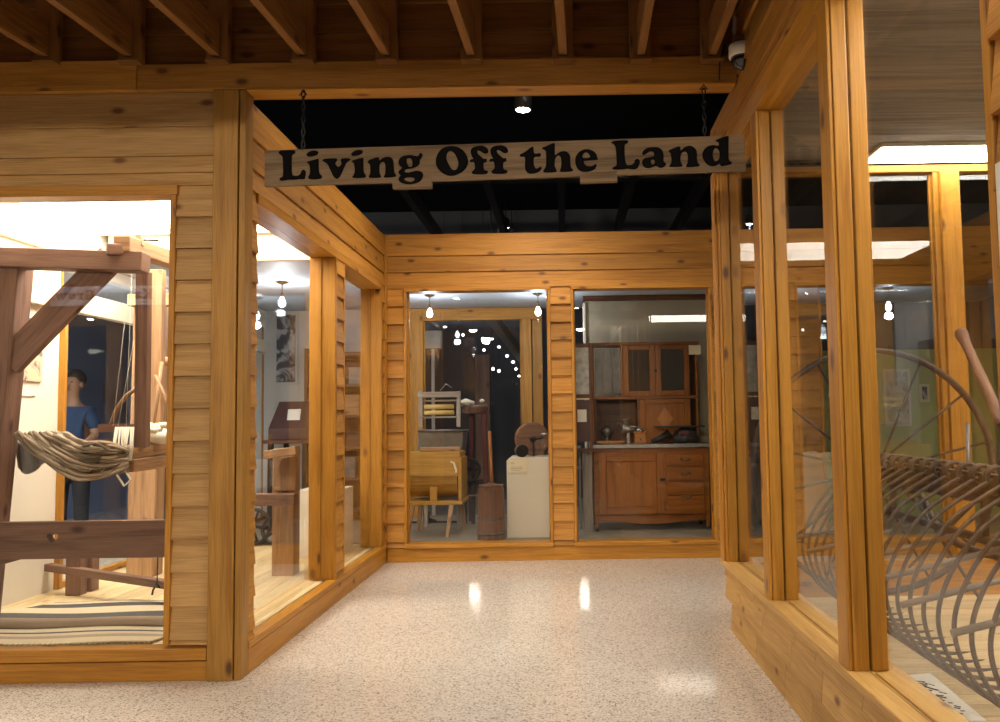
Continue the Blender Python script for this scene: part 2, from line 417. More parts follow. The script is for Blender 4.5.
# ---- right display case: skirt, sill, posts, head, boards above
w = MB()
yy = -1.5
for r, (z0, z1, lx) in enumerate(((0, .20, .985), (.20, .33, .955), (.33, .40, .955))):
    y = -1.5 + r * .11
    while y < YE + .12:
        y2 = min(y + R.uniform(.28, .6), YE + .12)
        if y2 > YE + .02: y2 = YE + .12
        w.hexa([(lx, y, z0), (lx, y2 - .003, z0), (1.06, y2 - .003, z0), (1.06, y, z0), (lx + .012, y, z1), (lx + .012, y2 - .003, z1), (1.06, y2 - .003, z1), (1.06, y, z1)], (0, 0, 1) if r == 9 else (0, 1, 0))
        y = y2
S(w, 'wall_right_skirt', 'skirt_pine', .002)
trim(MB().box((.935, -1.5, .40), (1.012, YE + .13, .432)), 'skirt_pine')
trim(MB().box((1.015, -1.5, .40), (1.13, YE + .13, .430)), 'skirt_pine')
for i, (y, dp) in enumerate(((1.82, .04), (2.93, .12), (4.05, .12), (5.12, .12))):
    t = MB().box((.945, y + .006, .432), (.9595, y + dp, 2.785)).box((.96, y, .432), (1.013, y + dp - .005, 2.785)).box((1.022, y + .003, .431), (1.078, y + dp - .005, 2.785))
    if i == 3: t.box((.93, y + .03, .432), (.944, y + .13, 2.80))
    trim(t)
trim(MB().box((.945, -1.5, 2.785), (1.085, YE + .12, 2.885)))
w = MB(); boards_x(w, -1.5, YE + .12, XR, [3.10, 2.94, 2.886], -1); boards_x(w, -1.5, YE + .12, XR + .06, [3.11, 3.0, 2.886], 1)
w.box((.99, -1.5, 3.05), (1.03, 4.40, 4.2))
boards_x(w, -1.5, 4.40, XR, [3.75, 3.58, 3.42, 3.26, 3.102], -1)
S(w, 'wall_right', 'siding_cedar', .002)
for a, b in ((1.84, 2.985), (2.99, 4.105), (4.11, 5.17)):
    f2 = MB().box((1.022, a + .075, .431), (1.03, b - .075, .437)); window(f2, (1.0145, a, .434), (1.0195, b, 2.784))
w = MB(); lap_x(w, 1.2, 1.815, XR + .01, .43, 2.784, -1); S(w, 'wall_right_near', 'siding_cedar', .002)
trim(MB().box((.992, 1.215, .432), (1.08, 1.815, 2.784)))
# rear glass frame of the case
trim(MB().box((1.08, 5.22, .19), (4.6, 5.30, .41)), 'frame_pine')
trim(MB().box((1.086, 5.22, 2.80), (4.6, 5.30, 2.846)))
trim(MB().box((2.35, 5.20, .411), (2.47, 5.30, 2.80)).box((2.315, 5.225, .411), (2.349, 5.29, 2.80)))
f2 = MB().box((1.085, 5.255, .411), (1.10, 5.28, 2.799)).box((2.30, 5.255, .411), (2.314, 5.28, 2.799)); window(f2, (1.10, 5.264, .411), (2.30, 5.27, 2.799))
f2 = MB().box((2.471, 5.255, .411), (2.485, 5.28, 2.799)).box((4.3, 5.255, .411), (4.32, 5.28, 2.799)); window(f2, (2.485, 5.264, .411), (4.3, 5.27, 2.799))
w = MB(); y = 1.96
while y < 5.21:
    w.box((1.131, y, .14), (4.6, min(y + .118, 5.215), .20)); y += .12
S(w, 'floor_right', 'deck_plank', .002)
w = MB(); y = 1.97
while y < 5.25:
    w.box((1.09, y, 2.888), (4.6, min(y + .16, 5.29), 2.92)); y += .163
S(w, 'ceiling_right', 'grey_wood', .002)
S(MB().box((4.6, 1.9, 0), (4.7, 5.3, 3.0)), 'wall_right_end', 'grey_wall', 0)
# ---- front beam, porch wall and porch ceiling
trim(MB().box((-6.5, YF - .05, 3.062), (-2.245, YF + .12, 3.225)).box((-2.24, YF - .05, 3.062), (.93, YF + .12, 3.20)), 'siding_cedar')
trim(MB().box((-1.66, YF - .05, 3.050), (.925, YF + .07, 3.061)))
w = MB()
for i in range(6):
    z = 3.235 + i * .155; w.hexa([(-6.5, YF + .01, z), (.93, YF + .01, z), (.93, YF + .05, z), (-6.5, YF + .05, z), (-6.5, YF + .026, z + .155), (.93, YF + .026, z + .155), (.93, YF + .05, z + .155), (-6.5, YF + .05, z + .155)], (1, 0, 0))
S(w, 'wall_porch', 'shaded_cedar', .002)
w = MB()
for i in range(18): w.box((-6.5, 1.4 + i * .17, 3.62), (1.0, 1.565 + i * .17, 3.66))
S(w, 'ceiling_porch', 'shaded_cedar', .002)
trim(MB().box((-6.5, 1.36, 3.14), (1.0, 1.40, 3.66)), 'shaded_cedar')  # unseen fascia, added to keep hall light off the rafters
# ---- the dark hall above the corridor
S(MB().box((-9, -13, 4.75), (9, 14, 4.8)), 'ceiling', 'black_paint', 0)
for i, x in enumerate((-3.0, -1.9, -.9, -.06, .75, 1.6)):
    trim(MB().box((x, 8.9, 3.95), (x + .09, 13, 4.12)), 'dark_beam')
trim(MB().box((-9, 9.4, 3.98), (9, 9.55, 4.2)), 'dark_beam')
trim(MB().box((-3.2, 6.55, 4.35), (.35, 6.75, 4.45)), 'hall_brown')
trim(MB().box((.55, 6.2, 3.95), (3.2, 6.3, 4.75)), 'hall_brown')
# ================================================================= EXHIBIT SHELL, LEFT AND BACK
w = MB(); x = -3.72
while x < -1.76:
    w.box((x, 4.49, .08), (min(x + .138, -1.745), 8.04, .155)); x += .14
S(w, 'floor_left', 'pale_plank', .002)
S(MB().box((-3.72, 8.05, .06), (5, 10.28, .16)), 'floor_back', 'exhibit_floor', 0)
S(MB().box((-6.5, YF + .14, 2.80), (-1.89, 6.55, 2.86)), 'ceiling_left', 'white_ceiling', 0)
S(MB().box((-6.0, 6.62, 2.64), (-1.89, 10.3, 2.70)).box((-1.88, 8.06, 2.64), (5, 10.3, 2.70)), 'ceiling_back', 'grey_ceiling', 0)
trim(MB().box((-3.55, 6.555, 2.56), (-1.89, 6.615, 2.80)), 'cream_trim')
S(MB().box((-3.70, 4.58, .156), (-3.60, 6.03, 2.80)).box((-3.70, 6.031, 2.44), (-3.60, 10.2, 2.80)), 'wall_left_display', 'white_wall', 0)
trim(MB().box((-3.61, 6.031, .156), (-3.56, 6.07, 2.12)))
trim(MB().box((-3.62, 6.072, .156), (-3.57, 10.2, .20)))
trim(MB().box((-3.599, 4.58, 2.52), (-3.56, 10.1, 2.60)), 'cream_trim')
f2 = MB().box((-3.61, 6.035, 2.271), (-3.59, 6.05, 2.439)).box((-3.61, 10.08, 2.271), (-3.59, 10.1, 2.439)); window(f2, (-3.603, 6.05, 2.271), (-3.597, 10.08, 2.439))
trim(MB().box((-3.599, 4.58, 2.12), (-3.53, 10.1, 2.27)), 'cream_trim')
f2 = MB().box((-3.61, 6.07, .201), (-3.59, 6.09, 2.11)).box((-3.61, 10.1, .201), (-3.59, 10.12, 2.11)); window(f2, (-3.603, 6.09, .201), (-3.597, 10.1, 2.11))
# rear wall, with the framed dark opening
S(MB().box((-3.72, 10.2, .1), (-1.95, 10.3, 2.64)), 'wall_rear', 'grey_wall', 0)
trim(MB().box((-1.90, 10.15, .16), (-1.70, 10.25, 2.635)), 'siding_cedar')
trim(MB().box((-.52, 10.15, .16), (-.40, 10.25, 2.49)).box((-.39, 10.17, .16), (-.27, 10.24, 2.49)), 'siding_cedar')
trim(MB().box((-1.699, 10.15, 2.49), (-.27, 10.25, 2.635)), 'siding_cedar')
f2 = MB().box((-1.699, 10.2, .16), (-1.68, 10.22, 2.489)).box((-.54, 10.2, .16), (-.521, 10.22, 2.489)); window(f2, (-1.68, 10.207, .17), (-.54, 10.213, 2.489))
S(MB().box((.235, 9.32, .16), (1.595, 9.38, 2.58)), 'wall_partition', 'tan_wall', 0)
trim(MB().box((.205, 9.30, .16), (.234, 9.39, 2.56)), 'cream_trim')
trim(MB().box((.205, 9.28, 2.585), (1.595, 9.39, 2.638)), 'dark_oak')
S(MB().box((2.25, 9.4, .16), (5, 9.5, 2.0)), 'wall_green', 'green_wall', 0)
S(MB().box((1.60, 8.06, .16), (1.66, 10, 2.62)), 'wall_divider', 'tan_wall', 0)
S(MB().box((-9, 13.9, 0), (9, 14, 4.8)), 'wall_far', 'night', 0)
S(MB().box((-7.1, 4.6, 0), (-7.0, 14, 4.8)), 'wall_far_left', 'night_blue', 0)

# ================================================================= THINGS
# ---- porch rafters, each with the hanger block it is nailed to
ORD = ['first', 'second', 'third', 'fourth', 'fifth', 'sixth', 'seventh', 'eighth', 'ninth']
proto = None; RX = (-3.14, -2.702, -2.262, -1.802, -1.352, -.913, -.468, .013, .421, .795)
def rafter_label(i):
    if i == 0: return 'porch rafter farthest left, mostly outside the picture'
    return 'bare cedar porch rafter, %s from the left edge of the picture' % ORD[i - 1]
for i, x in enumerate(RX):
    if proto is None:
        proto = thing('rafter', rafter_label(0), 'rafter', (x, YF, 3.20), 'porch rafters above the front beam')
        MB().beam((x, YF - .10, 3.318), (x - .07, 1.45, 3.21), .042, .18).build('joist', 'shaded_cedar', proto, .003)
        h = MB().box((x - .055, YF - .095, 3.212), (x + .055, YF - .03, 3.61), (0, 0, 1)).build('hanger_block', 'shaded_cedar', proto, .003)
        MB().box((x - .055, YF - .12, 3.20), (x + .055, YF - .03, 3.211)).build('ledge', 'shaded_cedar', h)
    else: dup(proto, (x - RX[0], 0, (0 - .006 * (i - 1))), rafter_label(i))
proto.location.x -= .002

# ---- hanging sign
def smooth(p, k=3):
    out = []; n = len(p)
    for i in range(n):
        a, b, c, d = (V3((*p[(i + j) % n], 0)) for j in (-1, 0, 1, 2))
        for t in range(k):
            t /= k; out.append(.5 * (2 * b + (c - a) * t + (2 * a - 5 * b + 4 * c - d) * t * t + (3 * b - a - 3 * c + d) * t ** 3))
    return [(v.x, v.y) for v in out]
GL = {}
def G(key, org, sc, *loops): GL[key] = [[(org[0] + x / sc, org[1] + y / sc) for x, y in lp] for lp in loops]
G('L', (262, 135), 13.13, [(225,240),(250,212),(300,208),(420,205),(447,230),(430,255),(405,270),(400,340),(402,450),(412,530),(440,548),(490,545),(520,520),(535,480),(560,470),(585,490),(582,550),(570,590),(500,592),(440,600),(370,597),(300,610),(260,610),(245,590),(265,570),(290,550),(290,450),(285,350),(275,290),(250,268)])
G('i', (262, 135), 13.13, [(590,270),(610,240),(650,218),(700,212),(740,225),(745,245),(725,270),(680,285),(625,292)], [(600,370),(640,350),(700,335),(745,322),(752,340),(755,430),(765,510),(785,535),(802,560),(780,585),(700,595),(640,590),(620,575),(625,555),(640,520),(640,450),(630,400)])
G('v', (325, 135), 13.13, [(-25,345),(0,325),(60,318),(150,318),(170,335),(155,360),(145,385),(160,410),(185,430),(210,415),(225,380),(215,345),(230,322),(300,315),(340,325),(330,345),(290,375),(265,430),(235,500),(205,560),(180,585),(150,582),(120,550),(80,470),(45,400),(10,370)])
G('i2', (325, 135), 13.13, [(350,265),(370,235),(410,212),(460,205),(498,215),(498,240),(470,265),(420,280),(370,282)], [(355,355),(400,335),(450,318),(505,310),(510,340),(512,430),(520,500),(540,530),(550,555),(530,572),(450,578),(385,575),(370,562),(385,540),(400,500),(398,430),(385,380)])
G('n', (325, 135), 13.13, [(565,360),(600,335),(650,315),(705,302),(718,320),(722,345),(760,318),(810,298),(860,300),(895,330),(907,380),(913,450),(922,510),(943,540),(938,555),(880,568),(800,572),(780,560),(795,535),(800,500),(800,430),(795,390),(775,365),(745,370),(725,400),(722,450),(725,510),(742,545),(745,565),(700,575),(610,575),(585,565),(590,545),(605,510),(605,450),(600,400),(575,380)])
G('g', (385, 135), 13.13, [(185,380),(195,330),(240,290),(330,275),(400,285),(440,290),(462,250),(480,248),(497,270),(485,310),(462,340),(460,390),(420,430),(360,450),(300,460),(265,480),(270,500),(320,510),(420,485),(490,500),(508,540),(490,600),(440,640),(350,663),(260,655),(205,630),(188,595),(200,565),(215,545),(190,520),(188,490),(215,465),(235,440),(205,420)], [(290,325),(320,315),(350,325),(367,370),(365,415),(345,435),(315,420),(292,375)], [(260,600),(275,575),(320,570),(375,575),(400,600),(380,620),(345,632),(300,622)])
G('O', (430, 135), 11.76, [(72,320),(85,250),(130,180),(200,145),(270,138),(350,160),(410,210),(445,280),(450,340),(425,400),(375,450),(300,485),(230,490),(160,465),(105,415),(78,365)], [(195,260),(210,215),(240,195),(275,210),(305,250),(330,310),(338,360),(320,410),(290,425),(260,410),(225,355),(200,300)])
FF = [(470,315),(485,295),(510,290),(490,250),(480,200),(500,160),(550,140),(620,135),(670,160),(688,195),(680,220),(650,228),(620,215),(590,195),(565,190),(558,210),(575,240),(610,270),(635,290),(665,288),(668,325),(640,335),(632,360),(635,400),(645,425),(675,430),(682,450),(660,470),(570,475),(510,470),(495,450),(510,430),(530,410),(530,380),(525,345),(510,325),(480,330)]
G('f', (430, 135), 11.76, FF); G('f2', (430, 135), 11.76, [(x + 230, y - 6) for x, y in FF])
G('t', (510, 135), 10.53, [(105,215),(160,185),(210,145),(245,132),(250,180),(265,205),(320,200),(318,235),(265,238),(250,270),(255,330),(275,365),(310,350),(330,345),(330,370),(300,400),(240,418),(195,412),(165,380),(158,330),(160,270),(150,238),(115,238)])
G('h', (510, 135), 10.53, [(335,145),(380,125),(440,98),(470,95),(472,150),(475,220),(510,195),(560,178),(605,190),(632,230),(635,290),(640,345),(660,375),(655,390),(600,398),(535,398),(525,385),(535,355),(540,300),(535,250),(515,225),(490,235),(475,265),(470,330),(480,360),(490,385),(485,398),(420,405),(360,403),(350,390),(365,365),(378,330),(380,250),(375,180),(355,160)])
G('e', (510, 135), 10.53, [(685,280),(695,230),(730,185),(785,160),(850,165),(900,200),(918,250),(915,270),(800,280),(775,290),(790,325),(830,340),(870,335),(900,315),(910,335),(890,370),(840,393),(770,398),(720,375),(693,330)], [(768,250),(770,210),(800,190),(830,210),(838,245)])
G('L2', (600, 130), 13.13, [(145,175),(170,155),(260,145),(350,145),(368,165),(350,185),(325,200),(320,260),(325,390),(340,460),(360,475),(410,470),(440,445),(455,410),(485,390),(510,405),(520,440),(500,490),(480,520),(430,530),(360,522),(300,530),(200,535),(160,525),(165,505),(200,485),(215,460),(210,330),(200,240),(180,200)])
G('a', (600, 130), 13.13, [(550,320),(570,280),(620,245),(690,235),(760,240),(810,275),(830,340),(830,420),(845,440),(862,455),(850,485),(810,508),(770,505),(735,485),(700,495),(640,515),(585,505),(552,465),(550,420),(580,385),(640,370),(700,355),(705,320),(690,295),(655,290),(620,310),(580,335),(560,335)], [(662,420),(680,400),(705,405),(715,430),(700,460),(675,462)])
G('n2', (660, 125), 11.11, [(90,295),(140,270),(200,247),(220,255),(228,290),(270,255),(330,240),(380,265),(405,310),(405,380),(410,425),(435,455),(420,470),(350,478),(290,478),(285,460),(300,430),(305,380),(300,330),(280,305),(250,310),(228,340),(222,390),(228,430),(245,460),(235,472),(170,478),(105,475),(100,460),(120,430),(120,370),(110,320)])
G('d', (660, 125), 11.11, [(465,340),(480,290),(520,250),(580,232),(640,240),(650,215),(640,195),(610,180),(650,160),(700,140),(755,132),(757,200),(755,300),(755,380),(765,410),(790,425),(785,445),(730,460),(670,468),(655,440),(610,465),(560,468),(510,440),(475,390)], [(580,340),(590,290),(615,265),(640,280),(655,310),(655,360),(640,400),(605,415),(588,385)])
def flat_shape(loops, name, mat, parent, fn, ext):
    """filled outline with holes as a solid of thickness ext; fn maps outline units to local (x, z) metres"""
    cu = bpy.data.curves.new(name, 'CURVE'); cu.dimensions = '2D'; cu.fill_mode = 'BOTH'; cu.extrude = ext
    for lp in loops:
        sp = cu.splines.new('POLY'); sp.points.add(len(lp) - 1); sp.use_cyclic_u = True
        for p, (x, y) in zip(sp.points, lp): p.co = (*fn(x, y), 0, 1)
    tmp = bpy.data.objects.new('tmp', cu); COL.objects.link(tmp)
    me = bpy.data.meshes.new_from_object(tmp.evaluated_get(bpy.context.evaluated_depsgraph_get()))
    bpy.data.objects.remove(tmp); bpy.data.curves.remove(cu)
    me.name = name; me.materials.clear(); me.materials.append(MATS[mat])
    o = bpy.data.objects.new(name, me); COL.objects.link(o); o.parent = parent
    return o
SY = 4.355; SC0 = at(265, 169, Y=SY); SC1 = at(745, 153.5, Y=SY); SMID = (SC0 + SC1) / 2
KW = (SC1 - SC0).length / 480.2; SROT = math.atan2(SC1.z - SC0.z, SC1.x - SC0.x)
sign = thing('hanging_sign', 'weathered wooden board lettered Living Off the Land hanging on chains', 'sign', (SMID.x, SY, SMID.z))
sl = math.atan2(-15.5, 480)
def su(x, y):
    a, b = x - 505, y - 161.25
    return ((a * math.cos(sl) + b * math.sin(sl)) * KW, -(-a * math.sin(sl) + b * math.cos(sl)) * KW)
def sfinish(o, y=0):
    o.rotation_euler = (math.pi / 2, -SROT, 0) if o.name.startswith('letter') else (0, -SROT, 0); o.location.y = y; return o
hw = 240 * KW; hh = 18.3 * KW; SO = ORG[sign.name]
b = MB().box((SO.x - hw, SY - .012, SO.z - hh), (SO.x + hw, SY + .012, SO.z + hh)); sfinish(b.build('board', 'sign_board', sign, .004))
for x0, x1 in ((393, 432), (580, 617)):
    u0 = su(x0, 180)[0]; u1 = su(x1, 180)[0]
    sfinish(MB().box((SO.x + u0, SY - .003, SO.z - hh - 6.5 * KW), (SO.x + u1, SY + .034, SO.z - hh + 4 * KW), (1, 0, 0)).build('batten', 'sign_board', sign, .003), -.012)
for k, lps in GL.items():
    o = flat_shape([smooth(l) for l in lps], 'letter', 'letter_black', sign, su, .002)
    o.rotation_euler = (math.pi / 2, -SROT, 0); o.location.y = -.0145 if k != 'g' else -.0175
for px, py, zt in ((303, 155, 3.025), (705, 140, 3.025)):
    p = at(px, py, Y=SY); mb = MB(); z = p.z + .02; k = 0
    while z < zt:
        pts = []
        for t in range(12):
            an = 2 * math.pi * t / 12; dx, dz = .009 * math.cos(an), .021 * math.sin(an)
            pts.append((p.x + (dx if k % 2 else 0), SY + (0 if k % 2 else dx), z + dz))
        mb.tube(pts, .004, 6, closed=True); z += .034; k += 1
    mb.tube([(p.x, SY, z - .02), (p.x + .02, SY, zt - .015), (p.x, SY, zt + .008), (p.x - .02, SY, zt - .015), (p.x, SY, z - .02)], .004, 6)
    mb.build('chain', 'black_iron', sign)

# the second sign of the hall, behind the camera: it shows in the glass of the left window
sg = thing('wall_sign', 'second lettered board behind the viewer, seen mirrored in the left window', 'sign', (-5.17, -.55, 2.76))
SO2 = ORG[sg.name]; MB().box((SO2.x - .66, -.562, 2.65), (SO2.x + .66, -.55, 2.87)).build('board', 'card_white', sg, .004)
q = lambda pts, s=1: [(x, y) for x, y in pts]
XT = {
 'K': [[(0,0),(14,0),(14,4),(11,5),(11,12),(20,4),(18,3),(18,0),(30,0),(30,4),(27,5),(19,12),(28,24),(31,25),(31,29),(20,29),(12,18),(11,19),(11,24),(14,25),(14,29),(0,29),(0,25),(3,24),(3,5),(0,4)]],
 's': [[(2,14),(6,10),(12,9),(15,11),(17,10),(17,16),(14,15),(10,13),(9,15),(16,19),(18,23),(15,28),(9,29),(5,27),(2,29),(1,22),(5,24),(9,26),(10,24),(4,20)]],
 'G': [[(1,15),(4,5),(13,0),(20,2),(24,0),(25,10),(21,10),(18,5),(13,4),(10,10),(10,19),(14,25),(18,23),(18,19),(15,18),(15,14),(29,14),(29,18),(26,19),(26,28),(14,30),(5,26)]],
 'r': [[(0,10),(10,9),(10,12),(16,9),(20,13),(18,17),(13,16),(11,18),(11,24),(14,26),(14,29),(0,29),(0,26),(3,24),(3,14),(0,13)]],
 'o': [[(1,19),(4,11),(12,9),(19,12),(21,19),(19,26),(11,29),(4,26)], [(9,19),(10,14),(13,14),(14,19),(13,24),(10,24)]],
 'w': [[(0,10),(13,10),(13,13),(11,14),(14,21),(16,14),(15,10),(26,10),(24,14),(27,21),(29,14),(27,13),(27,10),(37,10),(36,13),(28,29),(24,29),(20,20),(16,29),(12,29),(4,14),(0,13)]]}
def put(ch, x):
    if ch in ('a', 'n'):
        l = GL[ch]; x0 = min(p[0] for p in l[0]); y1 = max(p[1] for p in l[0]); l = [[(p[0] - x0, p[1] - y1 + 29) for p in lp] for lp in l]
    else: l = XT[ch]
    w = max(p[0] for p in l[0]); o = flat_shape([smooth(lp) for lp in l], 'letter', 'letter_black', sg, lambda a, b: ((a + x) * .0038, -(b - 15) * .0038), .002)
    o.rotation_euler = (math.pi / 2, 0, math.pi); o.location = (.52, .0145, .012); return x + w + 3
cx = 0
for word in ('Kansas', 'Grown'):
    for ch in word: cx = put(ch, cx)
    cx += 14

# ---- dome camera under the porch ceiling
d = thing('dome_camera', 'small white dome security camera with dark lens by right header', 'camera', (.935, 4.25, 3.165))
MB().lathe([(.0, .12), (.066, .12), (.07, .115), (.07, .06), (.064, .055)], (.935, 4.25, 3.075)).build('housing', 'white_plastic', d)
MB().lathe([(.062, .056), (.058, .03), (.045, .01), (.022, -.004), (.0, -.008)], (.935, 4.25, 3.075)).build('dome', 'dome_black', d)
MB().box((.89, 4.23, 3.197), (.943, 4.28, 3.24)).build('bracket', 'shaded_cedar', d)
MB().tube([(.855, 4.30, 3.23), (.835, 4.345, 3.15), (.833, 4.362, 3.06)], .004, 6).build('cable', 'black_iron', d)

# ---- lamps
def spot(name, loc, tgt, watts, size, blend, col=(1, .83, .62), rad=.05):
    l = bpy.data.lights.new(name, 'SPOT'); l.energy = watts; l.spot_size = math.radians(size); l.spot_blend = blend; l.color = col; l.shadow_soft_size = rad
    o = bpy.data.objects.new(name, l); COL.objects.link(o); o.location = loc
    o.rotation_euler = (V3(tgt) - V3(loc)).to_track_quat('-Z', 'Y').to_euler(); return o
def can_lamp(loc, label, tgt, watts, size=120, group=None, r=.055, blend=.6, col=(1, .83, .62), globe=False):
    x, y, z = loc
    t = thing('downlight', label, 'lamp', loc, group)
    MB().lathe([(r * 1.02, .0), (r * 1.2, .0), (r * 1.2, .13), (.02, .16), (.0, .16)], loc).build('housing', 'black_iron', t)
    if globe: MB().ball((x, y, z - .04), r, 1, 10).build('globe', 'globe_glow', t)
    else: MB().lathe([(.0, -.012), (r * .6, -.009), (r, .001), (r, .02), (0, .02)], loc).build('lens', 'globe_glow' if r < .05 else 'lamp_glow', t)
    MB().tube([(x, y, z + .16), (x, y, 4.75 if y < 1.3 or y > 4.6 else 3.62)], .008, 6).build('stem', 'black_iron', t)
    spot('downlight_beam', (x, y, z - (.05 + 1.3 * r if globe else .02)), tgt, watts, size, blend, col, max(r, .06))
    return t
can_lamp(tuple(at(523, 110, Y=6.76)), 'bright round downlight hanging in the dark space above the sign', (-.3, 6.7, 0), 210, 140, r=.06)
for i, (p, tg) in enumerate((((-.55, 5.2, 4.35), (-1.9, 6.6, 1.6)), ((.35, 5.3, 4.35), (-.2, 8.6, 1.6)), ((.2, 5.9, 4.5), (-1.9, 5.2, 1.9)))):
    can_lamp(p, 'added lamp out of view above the front beam, brightening the corridor walls', tg, 110, 110, 'added lamps out of view above the front beam')  # added lamps, unseen, to light the corridor walls evenly
for i, (p, tg, wt) in enumerate((((-2.95, -11.3, 4.5), (-1.6, 4.4, .9), 1450), ((.5, -11.4, 4.5), (0, 6, 1.0), 1450), ((-6.8, -10.6, 4.5), (-3.0, 4.4, 1.2), 1500))):
    can_lamp(p, 'round hall lamp hanging far behind the viewer', tg, wt, 60, 'hall lamps behind the viewer', r=.15, globe=True)
for i, p in enumerate(((-1.62, 3.3, 3.12), (-.24, 3.3, 3.12), (.2, 2.0, 3.12))):
    can_lamp(p, 'small porch lamp below the rafters above the viewer', (p[0], p[1] + .2, 0), 42, 125, 'porch lamps', .045)
spot('sign_fill_spot', (-4.9, 2.3, 3.12), (-5.17, -.55, 2.76), 900, 34, .8, (.75, .82, 1))  # added cool spot without fixture, brightens the board mirrored in the glass
can_lamp((-5.9, 9.8, 4.4), 'added cool lamp tinting the dark hall beyond the loom blue', (-6.9, 8.5, 1.0), 160, 140, col=(.55, .7, 1))  # added lamp, gives the far left wall its bluish tone
can_lamp((-.9, 13.2, 4.3), 'added cool lamp lifting the dark room in place of reflected haze', (-1.2, 13.8, 1.5), 60, 150, col=(.7, .8, 1), r=.05)  # added lamp, its glow stands for hall haze mirrored in the opening
# luminous ceilings of the display cases
t = thing('ceiling_light', 'broad white luminous ceiling panel over the loom', 'light', (-4, 5.5, 2.76))
MB().box((-6.2, 4.66, 2.775), (-1.95, 6.50, 2.79)).build('diffuser', 'panel_glow', t)
MB().box((-6.25, 4.60, 2.77), (-1.91, 4.659, 2.80)).box((-6.25, 6.501, 2.77), (-1.91, 6.545, 2.80)).build('frame', 'cream_trim', t)
t = thing('ceiling_light', 'white light box along the rear of the right display case', 'light', (3, 5.05, 2.85))
MB().box((1.9, 4.93, 2.852), (4.4, 5.20, 2.866)).build('diffuser', 'strip_glow', t)
MB().box((1.88, 4.91, 2.867), (4.42, 5.21, 2.887)).build('frame', 'cream_trim', t)
t = thing('ceiling_light', 'added light box out of view, brightening the near deck of the right case', 'light', (2.2, 2.5, 2.85))  # added out of view to brighten the deck near the sill
MB().box((1.25, 2.05, 2.852), (3.4, 2.85, 2.866)).build('diffuser', 'strip_glow', t)
MB().box((1.23, 2.03, 2.867), (3.42, 2.87, 2.887)).build('frame', 'cream_trim', t)
def bulb(p, label, W):
    x, y, z = p
    t = thing('pendant_bulb', label, 'light bulb', p, 'bare hanging bulbs')
    MB().lathe([(0, 0), (.05, -.004), (.055, -.012), (.02, -.022), (.012, -.03), (.0, -.03)], p).build('ceiling_rose', 'bronze', t)
    MB().tube([(x, y, z - .03), (x, y, z - .10)], .004, 6).build('rod', 'bronze', t)
    MB().lathe([(.0, 0), (.014, 0), (.016, -.04), (.014, -.045), (.0, -.045)], (x, y, z - .10)).build('socket', 'bronze', t)
    MB().lathe([(.012, 0), (.016, -.015), (.030, -.045), (.032, -.065), (.024, -.085), (.01, -.096), (.0, -.098)], (x, y, z - .146)).build('glass_bulb', 'bulb_glow', t)
    l = bpy.data.lights.new('bulb_light', 'POINT'); l.energy = W; l.color = (.86, .92, 1); l.shadow_soft_size = .04
    o = bpy.data.objects.new('bulb_light', l); COL.objects.link(o); o.location = (x, y, z - .30)
bulb((-1.441, 9.05, 2.64), 'bare glowing bulb at left in the back left window', 17)
bulb((-.281, 9.05, 2.64), 'bare glowing bulb at right in the back left window', 17)
bulb((-2.69, 8.05, 2.64), 'bare glowing bulb beyond the loom, seen through the side window', 34)
# glowing balls standing in for lamps mirrored in the framed opening's glass
for i, (px, py, Y, r) in enumerate(((445, 327, 12.2, .05), (463, 335, 12.6, .035), (484, 350, 12.8, .04), (492, 339, 12.9, .045), (499, 347, 13.1, .05), (507, 356, 13.2, .05), (513, 362, 13.3, .05), (516, 369, 13.4, .04), (493, 369, 12.4, .045), (499, 371, 12.5, .045), (519, 376, 13.5, .04))):
    p = at(px, py, Y=Y); t = tag(MB().mat('small_glow').ball(p, r * .5, R.uniform(.5, 1.3), 8).mat('black_iron').tube([p + V3((0, 0, r * .5)), (p.x, p.y, 4.75)], .004, 5).build('glint_ball'), 'small glowing ball standing in for a lamp speck reflected in the framed opening', 'lamp', 'glowing balls standing in for reflected specks')
a = at(490, 315, Y=11.2); b2 = at(524, 360, Y=13.4)
t = tag(MB().beam(a, b2, .12, .14).build('reflected_track', 'cloud_grey', None, .01), 'grey slanting bar standing in for ceiling tracks reflected in the glass', 'reflected_track');  # solid bar put in place of the ceiling track's reflection
a = at(483, 360, Y=11.5)
tag(MB().box((a.x - .10, 11.4, .0), (a.x + .10, 11.6, at(483, 355, Y=11.5).z)).build('reflected_upright', 'loom_wood', None, .01), 'brown upright standing in for a reflection in the framed opening', 'reflected_upright')  # solid upright in place of a brown reflection in the glass
a = at(433, 341, Y=11.0)
tag(MB().box((a.x - .11, 10.95, a.z - .10), (a.x + .11, 11.05, a.z + .13)).box((a.x - .02, 10.98, 0), (a.x + .02, 11.02, a.z - .10)).build('reflected_box', 'card_white', None, .004), 'pale box on a post standing in for a hall reflection in the glass', 'box')  # box in place of a pale hall reflection, gives no light itself

